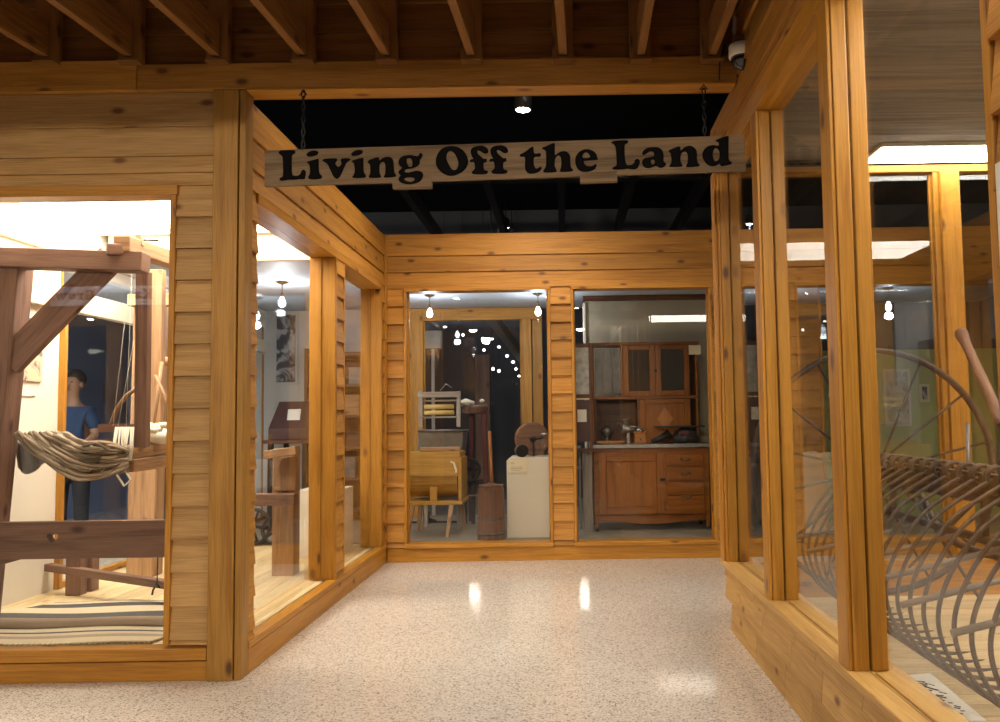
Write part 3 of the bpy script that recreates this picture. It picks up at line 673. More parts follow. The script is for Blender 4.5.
# ---- loom
FZ = .156
lo = thing('loom', 'big rough-hewn timber loom filling the left display window', 'loom', (-2.7, 5.7, FZ))
MB().beam((-3.27, 5.0, 2.30), (-3.42, 5.0, FZ), .17, .15, (0, 1, 0)).build('post', 'loom_wood', lo, .008)
MB().beam((-3.22, 6.55, FZ), (-3.20, 6.55, 2.30), .21, .15, (0, 1, 0)).build('post', 'loom_pale', lo, .008)
MB().beam((-2.13, 6.5, FZ), (-2.13, 6.5, 1.10), .165, .15, (0, 1, 0)).build('post', 'loom_pale', lo, .008)
MB().beam((-2.10, 4.98, FZ), (-2.10, 4.98, 2.22), .15, .15, (0, 1, 0)).build('post', 'loom_wood', lo, .008)
MB().beam(at(-40, 257, Y=4.93), at(146, 263, Y=4.97), .12, .115).build('top_beam', 'loom_wood', lo, .006)
MB().beam(at(121, 243.5, Y=4.9), (-2.58, 6.6, 2.41), .10, .10).build('cross_beam', 'loom_pale', lo, .01)
MB().beam(at(106, 250, Y=4.9), at(124, 251, Y=4.95), .10, .07).build('block', 'loom_wood', lo, .01)
MB().tube([at(144, 240, Y=4.98), at(158, 240.5, Y=4.95)], .006, 6).build('spike', 'black_iron', lo)
MB().beam(at(139, 235, Y=5.05), at(141, 246, Y=5.05), .03, .03).build('peg', 'loom_pale', lo)
MB().beam(at(10, 362, Y=4.98), at(112, 256, Y=5.02), .05, .165, (0, 1, 0)).build('brace', 'loom_wood', lo, .005) if False else MB().beam(at(8, 364, Y=4.97), at(112, 257, Y=5.02), .165, .05, (0, 1, 0)).build('brace', 'loom_wood', lo, .005)
a = at(144, 272, Y=5.15); b2 = at(142, 447, Y=5.3)
MB().beam(a, b2, .075, .06, (0, 1, 0)).build('upright', 'loom_wood', lo, .004)
a = at(157, 270, Y=5.95); b2 = at(155, 440, Y=5.95)
MB().beam(a, b2, .105, .06, (0, 1, 0)).build('upright', 'loom_pale', lo, .004)
MB().beam((-3.30, 6.42, 2.24), (-2.72, 6.42, 2.24), .1, .09).build('rear_beam', 'loom_pale', lo, .006)
MB().tube([at(143, 358, Y=6.0), at(182, 364, Y=6.0)], .033, 12).build('roller', 'loom_pale', lo)
MB().beam(at(124, 453, Y=5.3), (-2.74, 6.48, 1.16), .085, .085).build('side_rail', 'loom_pale', lo, .008)
MB().beam(at(127, 466, Y=5.32), (-2.72, 6.48, 1.06), .085, .082).build('side_rail', 'loom_pale', lo, .008)
MB().beam((-2.30, 6.30, .735), (-1.99, 6.30, .735), .10, .085).build('rail', 'loom_wood', lo, .005)
MB().beam(at(266, 455, Y=6.3), at(298, 450, Y=6.3), .12, .06).build('rail', 'loom_pale', lo, .005)
# block with shaped cheek on the rear right post
p0 = at(274, 491, Y=6.38); f = lambda a_, b_: (p0.x + a_ * .0076, 6.36, p0.z - b_ * .0076)
MB().prism([(0, 0), (0, -14), (4, -22), (8, -32), (22, -34), (22, 0)], f, (0, .09, 0), (0, 0, 1)).build('cheek', 'loom_pale', lo, .006)
# breast beam with its heart-shaped hole
heart = [(0, -7), (6, -2), (7.5, 2.5), (5, 5.5), (2, 5), (0, 3), (-2, 5), (-5, 5.5), (-7.5, 2.5), (-6, -2)]
o = flat_shape([[(-3.33, .557), (-2.03, .557), (-2.03, .762), (-3.33, .762)], smooth([(-2.885 + x * .0042, .675 + y * .0042) for x, y in heart])], 'breast_beam', 'loom_wood', lo, lambda a_, b_: (a_ - ORG[lo.name].x, b_ - ORG[lo.name].z), .028)
o.rotation_euler = (math.pi / 2, 0, 0); o.location = (0, 4.84 - ORG[lo.name].y, 0)
uvl = o.data.uv_layers.get('UVMap') or o.data.uv_layers.new(name='UVMap')
for lp in o.data.loops:
    c = o.data.vertices[lp.vertex_index].co; uvl.data[lp.index].uv = (c.x, c.y + c.z)
p0 = at(0, 553, Y=4.9); f = lambda a_, b_: (p0.x + a_ * .0058, 4.87, p0.z - b_ * .0058)
MB().prism([(-20, 0), (44, 0), (30, 4), (4, 11), (-20, 14)], f, (0, .06, 0), (1, 0, 0)).build('knee_brace', 'loom_wood', lo, .004)
MB().beam(at(48, 567, Y=5.95), at(172, 585, Y=5.35), .06, .05).build('treadle', 'loom_wood', lo, .004)
a = at(77, 553, Y=5.85); MB().beam((a.x, 5.85, FZ), (a.x, 5.85, .46), .10, .09, (0, 1, 0)).build('stub_leg', 'loom_wood', lo, .005)
a = at(90, 553, Y=6.0); MB().beam((a.x + .03, 5.98, FZ), (a.x + .03, 5.98, .46), .05, .09, (0, 1, 0)).build('stub_leg', 'loom_wood', lo, .005)
MB().beam(at(60, 464, Y=5.05), at(122, 467, Y=5.2), .03, .02).build('lease_stick', 'loom_pale', lo)
MB().beam(at(96, 441, Y=5.2), at(118, 441, Y=5.3), .03, .02).build('lease_stick', 'loom_wood', lo)
MB().beam(at(98, 428, Y=5.25), at(134, 428, Y=5.35), .03, .05).build('heddle_bar', 'loom_wood', lo)
MB().beam(at(107, 471, Y=5.15), at(124, 470, Y=5.2), .02, .015).build('lease_stick', 'loom_pale', lo)
mb = MB()
for k in range(9):
    x = 116 + k * 2.2; mb.tube([at(x, 427, Y=5.25), at(x - 2 + R.uniform(-2, 2), 446, Y=5.2), at(x - 3 + R.uniform(-3, 3), 461, Y=5.2)], .006, 5)
mb.tube([at(76, 466, Y=5.05), at(80, 478, Y=5.03), at(86, 473, Y=5.05), at(90, 466, Y=5.08)], .006, 5)
mb.tube([at(90, 467, Y=5.08), at(98, 476, Y=5.05), at(105, 468, Y=5.08)], .006, 5)
mb.tube([at(117, 475, Y=5.2), at(124, 486, Y=5.15), at(131, 480, Y=5.2), at(126, 472, Y=5.2)], .007, 5)
mb.build('heddle_cords', 'yarn_white', lo)['kind'] = 'stuff'
mb = MB()
for k in range(60):
    c = at(R.uniform(143, 180), R.uniform(425, 431), Y=R.uniform(5.4, 5.9)); mb.ball(c, R.uniform(.016, .03), .8, 5)
mb.tube([at(146, 436, Y=5.6), at(185, 437, Y=5.6)], .05, 12)
mb.build('cloth_roll', 'yarn_white', lo)
MB().tube([at(125, 320, Y=5.2), at(113, 426, Y=5.25)], .0016, 4).tube([at(134, 340, Y=5.25), at(118, 426, Y=5.28)], .0016, 4).tube([at(132, 270, Y=5.25), at(126, 426, Y=5.28)], .0014, 4).build('cord', 'yarn_white', lo)
MB().tube([at(111, 424, Y=5.3), at(117, 408, Y=5.3), at(126, 396, Y=5.3), at(137, 388, Y=5.3)], .012, 7).build('bow_stick', 'loom_pale', lo)
MB().tube([at(162, 362, Y=5.9), at(157, 400, Y=5.85), at(152, 432, Y=5.8)], .013, 7).tube([at(155, 375, Y=5.8), at(165, 396, Y=5.8), at(169, 412, Y=5.8)], .011, 7).build('bow_stick', 'loom_pale', lo)
MB().tube([at(158, 556, Y=5.2), at(157, 583, Y=5.2)], .004, 5).tube([at(157, 583, Y=5.2), at(153, 590, Y=5.2), at(152, 595, Y=5.2)], .006, 5).tube([at(157, 583, Y=5.2), at(160, 588, Y=5.2)], .006, 5).build('treadle_cord', 'black_iron', lo)
# ---- hank of wool slung across the loom
hk = thing('wool_hank', 'hank of long brown-grey wool strands slung from post to rails', 'yarn', (-2.95, 5.1, 1.0))
mb = MB()
for k in range(44):
    f = k / 43; s0 = at(15 + f * 45 + R.uniform(-3, 3), 432.5 + R.uniform(-1, 3), Y=5.0 + f * .1)
    sag = (1 - f) ** 1.15 * R.uniform(.78, 1.08); j = lambda q_: R.uniform(-q_, q_)
    P = [s0, at(31 + f * 38 + j(2), 439 + sag * 11 - f * 4 + j(2), Y=5.0 + j(.03)), at(53 + f * 30, 442 + sag * 24 + j(2.5), Y=4.98 + j(.05)), at(78 + f * 20, 444 + sag * 34 + j(3), Y=5.0 + j(.06)),
         at(104 + f * 8, 446 + sag * 29 + j(3), Y=5.08 + j(.05)), at(126 + j(4), 449 + sag * 20 + j(3), Y=5.22 + j(.04))]
    pts = []
    for i in range(5):
        a, b2, c, d2 = P[max(i - 1, 0)], P[i], P[i + 1], P[min(i + 2, 5)]
        for tt in (0, .25, .5, .75): pts.append(.5 * (2 * b2 + (c - a) * tt + (2 * a - 5 * b2 + 4 * c - d2) * tt * tt + (3 * b2 - a - 3 * c + d2) * tt ** 3))
    pts.append(P[-1]); mb.tube(pts, R.uniform(.007, .013), 6)
mb.build('strands', 'yarn', hk)['kind'] = 'stuff'
cl_ = MB().grid(lambda u, v: at(14 + 32 * u + 4 * v, 438 + 30 * v + 6 * math.sin(5 * u), Y=5.10 + .03 * math.sin(11 * u) + .02 * v), 16, 10).build('grey_cloth', 'cloud_grey', hk)
md = cl_.modifiers.new('solid', 'SOLIDIFY'); md.thickness = .008
# ---- striped rug lying folded on the platform
rg = thing('rug', 'cream and grey striped woven rug folded on the platform floor', 'rug', (-2.75, 4.95, FZ))
def rug1(u, v): return V3((-3.45 + 1.27 * u + .09 * v, 4.52 + .46 * v, FZ + .008 + .005 * math.sin(9 * u + 3 * v)))
def rug2(u, v):
    if v < .14: a = math.pi * (v / .14 - .5); return V3((-3.44 + 1.33 * u, 4.88 - .03 * math.cos(a) , FZ + .034 + .022 * math.sin(a) + .004 * math.sin(11 * u)))
    t = (v - .14) / .86; return V3((-3.44 + .16 * t + (1.33 - .16 * t) * u, 4.88 + .64 * t, FZ + .056 - .040 * t ** .7 + .005 * math.sin(8 * u + 5 * t)))
for f, nm_ in ((rug1, 'lower_fold'), (rug2, 'upper_fold')):
    o = MB().grid(f, 40, 30).build(nm_, 'rug_weave' if f is rug2 else 'rug_weave_low', rg); md = o.modifiers.new('solid', 'SOLIDIFY'); md.thickness = .007; md.offset = 1
mb = MB()
for k in range(46):
    x = -3.42 + k * .028; mb.tube([(x, 4.526, FZ + .012), (x + R.uniform(-.008, .008), 4.508, FZ + .006)], .0025, 4)
mb.build('fringe', 'yarn_white', rg)['kind'] = 'stuff'
# picture on the white wall
pc = thing('wall_picture', 'picture of straw bundles on the white wall behind the loom', 'picture', (-3.585, 5.55, 1.55))
z0 = at(30, 381, X=-3.59).z; z1 = at(30, 318, X=-3.59).z; y0 = at(18, 360, X=-3.59).y; y1 = at(42, 360, X=-3.59).y
MB().box((-3.599, y0, z0), (-3.585, y1, z1)).build('print', 'photo_straw', pc)
MB().box((-3.599, y0 + .05, z0 - .10), (-3.592, y1 - .05, z0 - .05)).build('caption_card', 'card_white', pc)

# ---- things beyond the loom
p = thing('portrait_photo', 'tall grey photograph of a person hung on the grey rear wall', 'picture', (-3.3, 10.19, 1.5))
a = at(277, 315, Y=10.18); b2 = at(295, 382, Y=10.18); MB().box((a.x, 10.17, b2.z), (b2.x, 10.198, a.z)).build('print', 'photo_grey', p)
MB().box((a.x - .03, 10.18, b2.z - .03), (b2.x + .03, 10.199, b2.z - .001)).box((a.x - .03, 10.18, a.z + .001), (b2.x + .03, 10.199, a.z + .03)).box((a.x - .03, 10.18, b2.z), (a.x - .001, 10.199, a.z)).box((b2.x + .001, 10.18, b2.z), (b2.x + .03, 10.199, a.z)).build('frame', 'grey_wall', p)
dk = thing('writing_desk', 'dark reddish slant-topped desk standing beyond the loom', 'desk', (-3.05, 9.4, FZ))
a = at(268, 440, Y=9.2); b2 = at(308, 440, Y=9.2)
f = lambda y_, z_: (a.x, y_, z_)
MB().prism([(9.2, a.z), (9.75, a.z), (9.75, a.z + .42), (9.55, a.z + .42), (9.2, a.z + .12)], f, (b2.x - a.x, 0, 0), (1, 0, 0)).build('body', 'trunk_red', dk, .006)
MB().box((a.x - .05, 9.15, a.z - .04), (b2.x + .05, 9.8, a.z - .001)).build('top', 'dark_oak', dk, .004)
for x in (a.x + .03, b2.x - .03):
    for y in (9.2, 9.72): MB().beam((x, y, .16), (x, y, a.z - .041), .05, .05, (0, 1, 0)).build('leg', 'black_iron', dk)
tag(MB().hexa([(a.x + .17, 9.30, a.z + .21), (a.x + .31, 9.30, a.z + .21), (a.x + .31, 9.305, a.z + .212), (a.x + .17, 9.305, a.z + .212), (a.x + .17, 9.34, a.z + .33), (a.x + .31, 9.34, a.z + .33), (a.x + .31, 9.346, a.z + .33), (a.x + .17, 9.346, a.z + .33)], (1, 0, 0)).build('card', 'card_white'), 'small white card propped on the reddish desk', 'card')
tw = thing('iron_treadle', 'black iron treadle wheels low on the floor beyond the loom', 'machine', (-2.9, 8.0, FZ))
for cx_, r_ in ((-2.93, .16), (-2.72, .12)):
    mb = MB().tube([(cx_ + r_ * math.cos(t), 8.0, FZ + .02 + r_ + r_ * math.sin(t)) for t in (2 * math.pi * k / 24 for k in range(24))], .016, 6, closed=True)
    for k in range(5):
        t = 2 * math.pi * k / 5; mb.tube([(cx_, 8.0, FZ + .02 + r_), (cx_ + r_ * math.cos(t), 8.0, FZ + .02 + r_ + r_ * math.sin(t))], .012, 5)
    mb.build('wheel', 'black_iron', tw)
MB().beam((-3.08, 8.05, FZ + .02), (-2.6, 8.05, FZ + .02), .05, .04).beam((-2.93, 8.04, FZ + .18), (-2.72, 8.04, FZ + .14), .03, .03).build('base', 'black_iron', tw)
pd = tag(MB().box((-2.30, 7.28, FZ), (-1.92, 7.70, .72)).build('pedestal', 'pedestal_white', None, .004), 'low white pedestal standing behind the side windows', 'pedestal')
tag(MB().tube([(-1.98, 7.12, .72), (-1.93, 6.98, .44), (-1.905, 6.90, FZ + .012)], [.016, .013, .010], 8).build('walking_stick', 'loom_wood'), 'thin wooden stick leaning beside the low white pedestal', 'stick')
sh = thing('storage_shelf', 'dark wooden shelf unit against the grey rear wall, seen through side windows', 'shelf', (-2.62, 10.0, FZ))
for x in (-3.02, -2.24): MB().box((x, 9.82, FZ), (x + .04, 10.17, 2.15), (0, 0, 1)).build('side_panel', 'dark_oak', sh, .003)
MB().box((-2.979, 10.15, FZ), (-2.241, 10.17, 2.13), (0, 0, 1)).build('back_panel', 'dark_oak', sh)
for k in range(6): MB().box((-2.979, 9.83, .26 + k * .36), (-2.241, 10.149, .285 + k * .36)).build('shelf_board', 'loom_wood', sh, .002)
for k, (x, w_, h_, d_, m_, kind, lab) in enumerate(((-2.95, .28, .20, 1, 'pulley_wood', 'crate', 'wooden crate on the second shelf of the dark shelf unit'), (-2.60, .16, .24, 1, 'zinc', 'tin', 'grey tin on the second shelf of the dark shelf unit'), (-2.90, .20, .22, 2, 'black_iron', 'case', 'black case at left on the third shelf of the dark unit'), (-2.55, .26, .16, 2, 'trunk_red', 'case', 'low reddish case at right on the third shelf of the dark unit'), (-2.62, .22, .24, 3, 'loom_pale', 'crate', 'pale wooden crate on the fourth shelf of the dark unit'), (-2.93, .18, .18, 4, 'card_cream', 'carton', 'cream carton on the fifth shelf of the dark unit'), (-2.52, .24, .20, 4, 'grey_wood', 'crate', 'grey wooden crate on the fifth shelf of the dark unit'))):
    z = .286 + d_ * .36
    c_ = thing(kind, lab, kind, (x + w_ / 2, 9.98, z))
    MB().box((x, 9.88, z), (x + w_, 10.12, z + h_ * .86)).build('body', m_, c_, .006)
    MB().box((x - .006, 9.874, z + h_ * .861), (x + w_ + .006, 10.126, z + h_)).build('lid', m_, c_, .004)
tl = thing('hand_tool', 'dark curved hand tool lying on the low white pedestal', 'tool', (-2.02, 7.45, .72))
MB().tube([(-2.10, 7.4, .735), (-2.03, 7.44, .745), (-1.97, 7.5, .735)], .012, 7).build('handle', 'loom_wood', tl)
MB().beam((-2.10, 7.4, .735), (-2.16, 7.36, .732), .05, .02).build('head', 'black_iron', tl)

# ---- person standing in the dark hall beyond the loom
PX_, PY_ = -4.98, 8.6
pe = thing('person', 'dark-haired person in a blue shirt standing in the dark beyond the loom', 'person', (PX_, PY_, 0))
def skin_body(name, chains, mat, parent, sub=2):
    vs, es, rs_ = [], [], []
    for ch_ in chains:
        base = None
        for k_, q_ in enumerate(ch_):
            if isinstance(q_, int): base = q_; continue
            vs.append(V3(q_[:3])); rs_.append(q_[3]); i_ = len(vs) - 1
            if base is not None: es.append((base, i_))
            base = i_
    me = bpy.data.meshes.new(name); me.from_pydata(vs, es, []); o = bpy.data.objects.new(name, me); COL.objects.link(o); o.parent = parent
    sm = o.modifiers.new('skin', 'SKIN'); sm.use_smooth_shade = True
    for i_, r_ in enumerate(rs_): me.skin_vertices[0].data[i_].radius = (r_, r_ * .9) if not isinstance(r_, tuple) else r_
    me.skin_vertices[0].data[0].use_root = True
    sd = o.modifiers.new('sub', 'SUBSURF'); sd.levels = sub; sd.render_levels = sub; me.materials.append(MATS[mat]); return o
hnd = []
ch_ = [[(0, 0, .95, .15), (0, 0, 1.15, .14), (0, 0, 1.38, .16), (0, 0, 1.50, .09), (0, -.01, 1.58, .055), (0, -.02, 1.66, .078), (0, -.02, 1.74, .088), (0, -.01, 1.80, .06)],
       [2, (.17, 0, 1.43, .065), (.25, -.02, 1.20, .05), (.22, -.20, 1.08, .042), (.16, -.30, 1.16, .028), (.14, -.36, 1.19, .03)],
       [2, (-.17, 0, 1.43, .065), (-.25, -.02, 1.20, .05), (-.24, -.04, .98, .042), (-.24, -.06, .88, .028), (-.24, -.07, .82, .032)],
       [0, (.10, 0, .86, .09), (.11, -.01, .50, .065), (.11, .02, .10, .045), (.12, -.12, .04, .035)],
       [0, (-.10, 0, .86, .09), (-.11, -.01, .50, .065), (-.11, .02, .10, .045), (-.12, -.12, .04, .035)]]
n0 = 8 + 5 - 1
for k_ in range(5):
    f_ = (k_ - 2) * .013
    ch_.append([12, (.135 + f_ * .5, -.40, 1.20 + f_, .010), (.12 + f_ * .5, -.43, 1.19 + f_, .009), (.10 + f_ * .5, -.435, 1.18 + f_, .008)])
    ch_.append([17, (-.24 + .3 * abs(f_), -.07 + f_, .77, .010), (-.235, -.075 + f_, .735 + abs(f_) * .6, .009), (-.228, -.075 + f_, .71 + abs(f_), .008)])
skin_body('body', ch_, 'skin', pe)
skin_body('shirt', [[(0, 0, .92, .165), (0, 0, 1.15, .158), (0, 0, 1.38, .178), (0, 0, 1.48, .11)], [2, (.17, 0, 1.43, .085), (.245, -.015, 1.24, .068)], [2, (-.17, 0, 1.43, .085), (-.245, -.015, 1.24, .068)]], 'shirt_blue', pe)
skin_body('trousers', [[(0, 0, .93, .162), (.10, 0, .84, .105), (.11, -.01, .50, .08), (.11, .02, .12, .068)], [0, (-.10, 0, .84, .105), (-.11, -.01, .50, .08), (-.11, .02, .12, .068)]], 'trousers', pe)
MB().ball((PX_, PY_ + .040, 1.772), .100, 1.0, 10).build('hair', 'hair', pe)
MB().ball((PX_, PY_ - .105, 1.70), .016, 1.4, 6).build('nose', 'skin', pe)
for sx in (-1, 1): MB().ball((PX_ + sx * .033, PY_ - .092, 1.735), .011, .7, 6).build('eye', 'hair', pe); MB().ball((PX_ + sx * .092, PY_ - .02, 1.71), .022, 1.5, 6).build('ear', 'skin', pe)
MB().box((PX_ - .025, PY_ - .098, 1.652), (PX_ + .025, PY_ - .085, 1.66)).build('mouth', 'trunk_red', pe)
# ================================================================= BACK LEFT WINDOW
BZ = .16
# washing machine
wy = 8.40
wm = thing('washing_machine', 'ochre painted barrel washing machine on a wooden stand', 'washing machine', (at(435, 500, Y=wy).x, wy, BZ))
x0 = at(407, 480, Y=wy).x; x1 = at(462, 480, Y=wy).x; zt = at(435, 452, Y=wy).z; zm = at(435, 476, Y=wy).z; zb = at(435, 501, Y=wy).z
MB().hexa([(x0, wy, zm), (x1 - .02, wy, zm), (x1 - .02, wy + .46, zm), (x0, wy + .46, zm), (x0, wy + .03, zt), (x1 - .02, wy + .03, zt), (x1 - .02, wy + .43, zt), (x0, wy + .43, zt)], (1, 0, 0)).build('tub_side', 'ochre_paint', wm, .006)
MB().box((x0, wy - .012, zm + .0), (x1, wy - .001, zm + .03)).build('side_band', 'ochre_paint', wm, .003)
mb = MB(); poly = [(wy + .23 + .225 * math.cos(t), zm + .22 * -abs(math.sin(t)) * .98) for t in (math.pi * k / 16 for k in range(17))]
mb.prism(poly, lambda y_, z_: (x0 + .01, y_, z_ - .001), (x1 - x0 - .06, 0, 0), (1, 0, 0)).build('drum', 'ochre_paint', wm)
MB().box((x1 - .035, wy - .02, zb), (x1 - .001, wy + .46, zt - .06), (0, 0, 1)).build('end_board', 'ochre_paint', wm, .004)
MB().box((at(430, 490, Y=wy).x, wy - .004, zb), (at(437, 490, Y=wy).x, wy + .03, at(433, 487, Y=wy).z)).build('bracket', 'ochre_paint', wm, .003)
MB().box((x0 - .02, wy - .05, zb - .035), (x1 + .01, wy + .48, zb - .001)).build('stand_shelf', 'ochre_paint', wm, .004)
for (xx, yy, dx, dy) in ((x1 - .10, wy - .02, -.04, -.05), (x0 + .06, wy - .02, -.05, -.04), (x1 - .06, wy + .42, .03, .05), (x0 + .06, wy + .42, -.03, .05)):
    MB().beam((xx, yy, zb - .036), (xx + dx, yy + dy, BZ), .045, .045, (0, 1, 0), .032, .032).build('leg', 'loom_pale', wm, .004)
MB().box((at(419, 450, Y=wy).x, wy + .06, zt + .001), (at(459, 450, Y=wy).x, wy + .14, zt + .045)).build('top_rail', 'loom_pale', wm, .004)
MB().prism([(0, 0), (.005, .02), (-.02, .10), (-.06, .115), (-.06, .10), (-.035, .09), (-.015, .02), (-.015, 0)], lambda a_, b_: (x1 - .05 + a_, wy - .01, zm + .03 + b_), (0, -.006, 0)).build('worn_edge', 'card_cream', wm)
# zinc rinse hopper with wringer standing behind the washer
hy = 8.92
hp = thing('rinse_tub', 'dull zinc rinse tub behind the ochre washing machine', 'tub', (at(440, 440, Y=hy).x, hy, BZ))
p = [at(x, y, Y=hy) for x, y in ((417, 455), (462, 455), (464, 431), (419, 431))]
MB().hexa([p[0], p[1], p[1] + V3((0, .35, 0)), p[0] + V3((0, .35, 0)), p[3] - V3((0, .04, 0)), p[2] - V3((0, .04, 0)), p[2] + V3((0, .4, 0)), p[3] + V3((0, .4, 0))], (1, 0, 0)).build('tub', 'zinc', hp, .008)
MB().tube([p[3] - V3((0, .045, 0)), p[2] - V3((0, .045, 0)), p[2] + V3((0, .4, 0)), p[3] + V3((0, .4, 0))], .014, 7, closed=True).build('rim', 'zinc', hp)
for k in (0, 1):
    for dy in (.03, .32): MB().beam((p[k].x + (.04, -.04)[k], hy + dy, BZ), (p[k].x + (.04, -.04)[k], hy + dy, p[0].z), .04, .04, (0, 1, 0)).build('leg', 'grey_wood', hp)
wr = thing('wringer', 'grey wooden clothes wringer with two yellow rollers clamped on zinc tub', 'wringer', (at(439, 428, Y=hy).x, hy, at(439, 430, Y=hy).z))
for xx in (421, 458.5):
    a = at(xx, 427, Y=hy - .06); b2 = at(xx, 391, Y=hy - .06); MB().beam(a, b2, .042, .05, (0, 1, 0)).build('side_post', 'grey_wood', wr, .003)
MB().beam(at(418, 395, Y=hy - .06), at(460, 394.3, Y=hy - .06), .055, .06).build('top_bar', 'grey_wood', wr, .004)
MB().beam(at(420, 417.5, Y=hy - .06), at(458, 417, Y=hy - .06), .05, .02).build('bottom_bar', 'zinc', wr, .003)
MB().beam(at(419, 401, Y=hy - .03), at(459, 400.4, Y=hy - .03), .03, .02).build('spring_bar', 'grey_wood', wr, .003)
MB().tube([at(424, 407, Y=hy - .05), at(454, 406.5, Y=hy - .05)], .026, 14).build('roller', 'wringer_roll', wr)
MB().tube([at(424, 413, Y=hy - .05), at(454, 412.5, Y=hy - .05)], .026, 14).build('roller', 'wringer_roll', wr)
MB().tube([at(456, 401, Y=hy - .02), at(463, 404, Y=hy), at(470, 406, Y=hy)], .014, 7).build('crank', 'grey_wood', wr)
MB().tube([at(440, 391, Y=hy - .06), at(446, 384, Y=hy - .06), at(452, 388, Y=hy - .06)], .006, 6).build('screw', 'zinc', wr)
# red machine stand
ry = 9.45
rm = thing('corn_sheller', 'dark red iron machine with a round wooden top behind the churn', 'machine', (at(476, 500, Y=ry).x, ry, BZ))
c = at(475, 409, Y=ry + .15)
MB().lathe([(.0, 0), (.13, 0), (.145, .02), (.145, .06), (.15, .065), (.15, .10), (.0, .10)], (c.x, c.y, c.z - .055)).build('top_plate', 'loom_wood', rm)
MB().beam((at(483, 415, Y=ry).x, ry + .1, c.z - .05), (at(486, 500, Y=ry).x, ry + .05, BZ + .25), .055, .05, (0, 1, 0)).build('post', 'red_iron', rm, .004)
MB().beam((at(470, 415, Y=ry).x, ry + .2, c.z - .05), (at(469, 500, Y=ry).x, ry + .2, BZ), .05, .05, (0, 1, 0)).build('post', 'red_iron', rm, .004)
gx = at(468, 470, Y=ry - .1)
mb = MB()
mb.tube([(gx.x + .12 * math.cos(t), ry - .05, gx.z + .12 * math.sin(t)) for t in (2 * math.pi * k / 24 for k in range(24))], .018, 6, closed=True)
for k in range(6):
    t = math.pi * k / 3; mb.tube([(gx.x, ry - .05, gx.z), (gx.x + .12 * math.cos(t), ry - .05, gx.z + .12 * math.sin(t))], .01, 5)
mb.build('flywheel', 'black_iron', rm)
MB().beam((gx.x, ry - .05, gx.z), (gx.x, ry + .22, gx.z), .03, .03).beam((gx.x - .1, ry + .1, gx.z - .15), (gx.x + .16, ry + .1, gx.z - .15), .2, .05).build('gear_case', 'black_iron', rm, .01)
MB().tube([at(462, 496, Y=ry - .1), at(478, 495.5, Y=ry - .1)], .01, 6).build('crank', 'loom_pale', rm)
for xx in (466, 474): MB().beam((at(xx, 500, Y=ry).x, ry - .02, gx.z - .16), (at(xx, 530, Y=ry).x, ry - .06, BZ), .04, .04, (0, 1, 0)).build('leg', 'black_iron', rm)
fr_ = at(466, 407, Y=ry) + V3((0, 0, .012)); tag(MB().tube([fr_ + V3((-.08, .05, .02)), fr_ + V3((0, .0, .045)), fr_ + V3((.09, .02, .03))], [.03, .04, .02], 8).ball(fr_ + V3((.17, .1, .055)), .028, .8, 6).build('corn_cob', 'card_cream'), 'pale dried cob lying on the round wooden machine top', 'corn')
# iron things on the floor under the washer
cl = thing('iron_grate', 'low black iron frame on the floor behind the washer legs', 'frame', (at(418, 525, Y=9.45).x, 9.45, BZ))
g0 = at(412, 524, Y=9.45)
MB().tube([(g0.x, 9.45, BZ + .02), (g0.x + .5, 9.45, BZ + .02), (g0.x + .5, 9.45, BZ + .24), (g0.x, 9.45, BZ + .24)], .012, 6, closed=True).build('rail', 'black_iron', cl)
MB().lathe([(.0, 0), (.11, 0), (.11, .02), (.03, .05), (.03, .12), (.0, .12)], (g0.x + .14, 9.6, BZ)).build('gear', 'black_iron', cl)
# butter churn
cy = 8.2; c = at(491.5, 538, Y=cy)
ch = thing('butter_churn', 'dark staved wooden butter churn with upright dasher', 'churn', (c.x, cy, BZ))
zt = at(493, 486, Y=cy).z
rb = .136; rt_ = .110
MB().lathe([(.0, 0), (rb, 0), (rb * .97, .12), (rt_ + .012, zt - BZ - .03), (rt_, zt - BZ), (.0, zt - BZ)], (c.x, cy, BZ), n=18, smooth=False).build('barrel', 'churn_wood', ch)
for k, fz in enumerate((.10, .38, .66)):
    z = BZ + (zt - BZ) * fz; r = rb + (rt_ - rb) * fz + .004; MB().lathe([(r - .01, 0), (r + .002, 0), (r, .022), (r - .01, .022)], (c.x, cy, z), n=24).build('hoop', 'iron', ch)
MB().lathe([(.0, 0), (rt_ + .01, 0), (rt_ + .008, .014), (.04, .016), (.03, .03), (.0, .03)], (c.x, cy, zt)).build('lid', 'churn_wood', ch)
MB().tube([(c.x + .01, cy, zt + .03), (c.x - .01, cy, at(491, 431, Y=cy).z)], .015, 10).build('dasher', 'pulley_wood', ch)
# pedestal with card, barrel keg, wheel and glass jar
py_ = 8.25; px0 = at(507, 500, Y=py_).x; px1 = px0 + .46; zt = at(520, 457.5, Y=py_).z
tag(MB().prism([(px0, BZ), (px1, BZ), (px1, zt), (px0 + .03, zt), (px0, zt - .03)], lambda a_, b_: (a_, py_, b_), (0, .5, 0)).build('pedestal', 'pedestal_white', None, .003), 'tall white pedestal beside the churn in back left window', 'pedestal')
a = at(508.5, 460, Y=py_); b2 = at(527, 472.5, Y=py_)
lc = thing('label_sign', 'small cream label card on the front of tall white pedestal', 'card', (a.x, py_ - .01, b2.z))
MB().box((a.x, py_ - .012, b2.z), (b2.x, py_ - .003, a.z)).build('card', 'card_cream', lc)
mb = MB()
for k, l in enumerate((.03, .04, 0, .11, .12, .10)):
    if l: mb.box((a.x + .02, py_ - .0135, a.z - .022 - k * .016), (a.x + .02 + l, py_ - .0122, a.z - .018 - k * .016))
mb.build('print_lines', 'grey_wood', lc)
kg = at(521, 452, Y=8.33)
